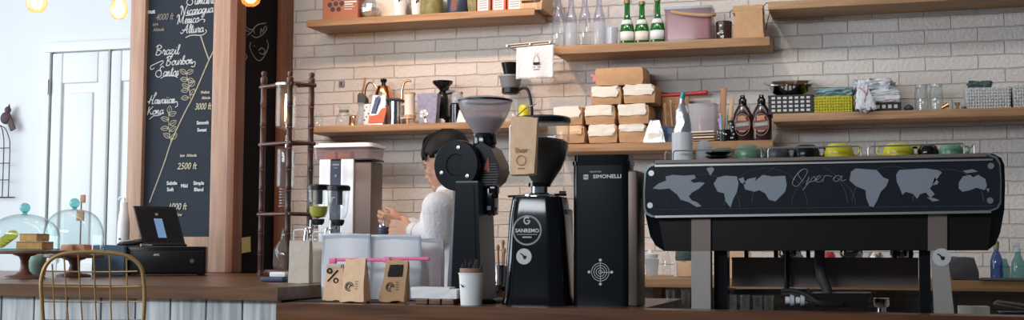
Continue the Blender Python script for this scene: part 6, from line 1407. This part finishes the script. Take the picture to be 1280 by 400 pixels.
# torso, hips, legs (mostly hidden by the counter)
sh = pp(566, 262); hipz = .90
capsules(b.bm, [(sh+Vector((0, -.15, 0)), .05, sh+Vector((0, .15, 0)), .05), (sh+Vector((.0, 0, -.05)), .115, Vector((.03, 0, 1.12)), .105), (Vector((.03, -.05, 1.12)), .10, Vector((.04, -.06, .92)), .11), (Vector((.03, .05, 1.12)), .10, Vector((.04, .06, .92)), .11)])
for s_ in (-1, 1): capsules(b.bm, [((.04, s_*.09, .9), .095, (.02, s_*.10, .49), .062), ((.02, s_*.10, .49), .058, (.05, s_*.10, .09), .04), ((.05, s_*.10, .05), .042, (-.12, s_*.11, .035), .032)])
# arms: near (camera side, -Y) and far
elN, wrN = pp(549, 296, -.17), pp(514, 288, -.12)
elF, wrF = pp(556, 292, .16), pp(506, 281, .05)
shN, shF = sh+Vector((0, -.18, -.01)), sh+Vector((0, .18, -.01))
capsules(b.bm, [(shN, .052, elN, .040), (elN, .038, wrN, .025), (shF, .052, elF, .040), (elF, .038, wrF, .025)])
def hand(w, tip, up, side):
    """w wrist, tip direction along palm; returns finger capsules, curled around a small cup"""
    d = (tip-w).normalized(); s_ = side.normalized(); u_ = d.cross(s_).normalized(); out = []
    pc = w+d*.05
    for q in (-.028, -.010, .010, .027): out.append((w+s_*q*.7+d*.012, .014, pc+s_*q+d*.035, .0125))
    ln = (.060, .072, .078, .070)
    for i, q in enumerate((-.030, -.010, .010, .029)):
        a = pc+s_*q+d*.035; L = ln[i]; b1 = a+d*L*.34+u_*L*.20; c1 = b1+d*L*.06+u_*L*.36; e1 = c1-d*L*.20+u_*L*.20
        out += [(a, .0098, b1, .0088), (b1, .0088, c1, .0078), (c1, .0078, e1, .0070)]
    a = w+s_*.026+d*.02; b1 = a+s_*.022+d*.028+u_*.012; c1 = b1+d*.03+s_*.004+u_*.018; out += [(a, .013, b1, .0105), (b1, .0105, c1, .0085)]
    return out
capsules(b.bm, hand(wrN, pp(482, 284, -.10), 0, Vector((.15, .1, 1))))
capsules(b.bm, hand(wrF, pp(482, 276, .02), 0, Vector((0, -.2, 1))))
body = fused('body', b, 'skin', pr_, .0042, 5)
# shirt
b = MB()
cN, cF = wrN+(elN-wrN)*.12, wrF+(elF-wrF)*.15
capsules(b.bm, [(shN+Vector((0, -.005, .012)), .066, elN, .056), (elN, .054, cN, .034), (shF, .066, elF, .056), (elF, .054, cF, .034),
  (sh+Vector((.005, -.13, .018)), .062, sh+Vector((.005, .13, .018)), .062), (sh+Vector((.0, 0, -.06)), .145, Vector((.03, 0, 1.10)), .135), (sh+Vector((.0, -.08, -.06)), .11, Vector((.03, -.07, 1.10)), .11), (sh+Vector((0, .08, -.06)), .11, Vector((.03, .07, 1.10)), .11), (Vector((.03, -.07, 1.1)), .115, Vector((.04, -.07, .93)), .12), (Vector((.03, .07, 1.1)), .115, Vector((.04, .07, .93)), .12),
  (sh+Vector((0, 0, .02)), .075, sh+Vector((-.012, 0, .055)), .066)])
sl = fused('shirt', b, 'shirt', pr_, .007, 5)
for c_, w_ in ((cN, wrN), (cF, wrF)): b = MB(); d = (w_-c_).normalized(); b.cyl(c_-d*.012, c_+d*.016, .037, .035, 20); obj('cuff', b, 'shirt', pr_)
b = MB()
for s_ in (-1, 1): capsules(b.bm, [((.04, s_*.085, .93), .115, (.02, s_*.10, .49), .078), ((.02, s_*.10, .49), .076, (.05, s_*.10, .13), .058)])
fused('trousers', b, 'jeans', pr_, .01, 3)
for s_ in (-1, 1):
    b = MB(); capsules(b.bm, [((.07, s_*.10, .055), .052, (-.13, s_*.115, .045), .044)]); fused('shoe', b, 'shoe', pr_, .008, 3)
# hair: short, swept over the crown, reaching the nape
b = MB(); b.ball(hc+tl @ Vector((2.5, 0, 3.5))*kp, (31*kp, 26*kp, 29.5*kp), 40, 28, tl)
def inface(p):   # part of the shell that would cover face and ears
    q = (tl.inverted() @ (p-hc))/kp
    if q.x < -12: return q.z < 7-(q.x+12)*-.25+abs(q.y)*-.10
    if q.x < 6: return q.z < -4-(-12-q.x)*.5 and q.x < 2 or q.z < -10
    return q.z < -24
dv = [v for v in b.bm.verts if inface(v.co)]
bmesh.ops.delete(b.bm, geom=dv, context='VERTS')
for v in b.bm.verts: v.co += noise.noise_vector(v.co*45)*.0025+noise.noise_vector(v.co*16)*.004
hr = obj('hair', b, 'hair', pr_, 80, solid=.010)
b = MB(); random.seed(3)
for j in range(120):   # locks over the forehead and crown
    a = random.uniform(-1.25, 1.25); q0 = Vector((random.uniform(-6, 14), 24*math.sin(a)*.6, 30+random.uniform(-1, 2))); q1 = Vector((-26+abs(a)*6, 25*math.sin(a)*.9, 12+random.uniform(-3, 4))); q2 = Vector((-28+abs(a)*9, 25*math.sin(a), 1+random.uniform(-4, 5)))
    b.tube([H(*q0), H(*(q0*.5+q1*.5+Vector((-3, 0, 5)))), H(*q1), H(*q2)], .0028, 5, sm=3, rr=lambda q: .0034*(1-q*.8))
obj('fringe', b, 'hair', pr_)
b = MB()
for s_ in (-1, 1): b.ball(H(-24.3, s_*8.5, -9.5), (2.2*kp, 4.2*kp, 1.1*kp), 10, 6, tl)
obj('eyes', b, 'hair', pr_, label='downcast dark lashes')
b = MB()
for s_ in (-1, 1): b.tube([H(-27.4, s_*4, -3.5), H(-27.5, s_*9, -2), H(-24.5, s_*14.5, -3.5)], .0022, 6, sm=3)
obj('eyebrow', b, 'hair', pr_)
b = MB(); b.tube([H(-29.0, -4.6, -25.5), H(-30, 0, -25.3), H(-29.0, 4.6, -25.5)], .0028, 6, sm=3); obj('mouth', b, 'lip', pr_)
# what the hands hold
gq = at(480, 297, YP_-.05)
t = thing('tamper_cup', 'small dark steel cup held in the barista hands', 'cup', (gq.x, YP_-.05, gq.z-.01))
b = MB(kp); b.lathe([(0, 0), (7, 0), (8, 2), (8, 15), (7, 16), (0, 16)]); obj('cup', b, 'navy', t)
b = MB(kp); b.lathe([(0, 16), (7.4, 16), (7.4, 18), (2, 19), (2, 24), (3, 27), (0, 29)]); obj('knob', b, 'chrome', t)
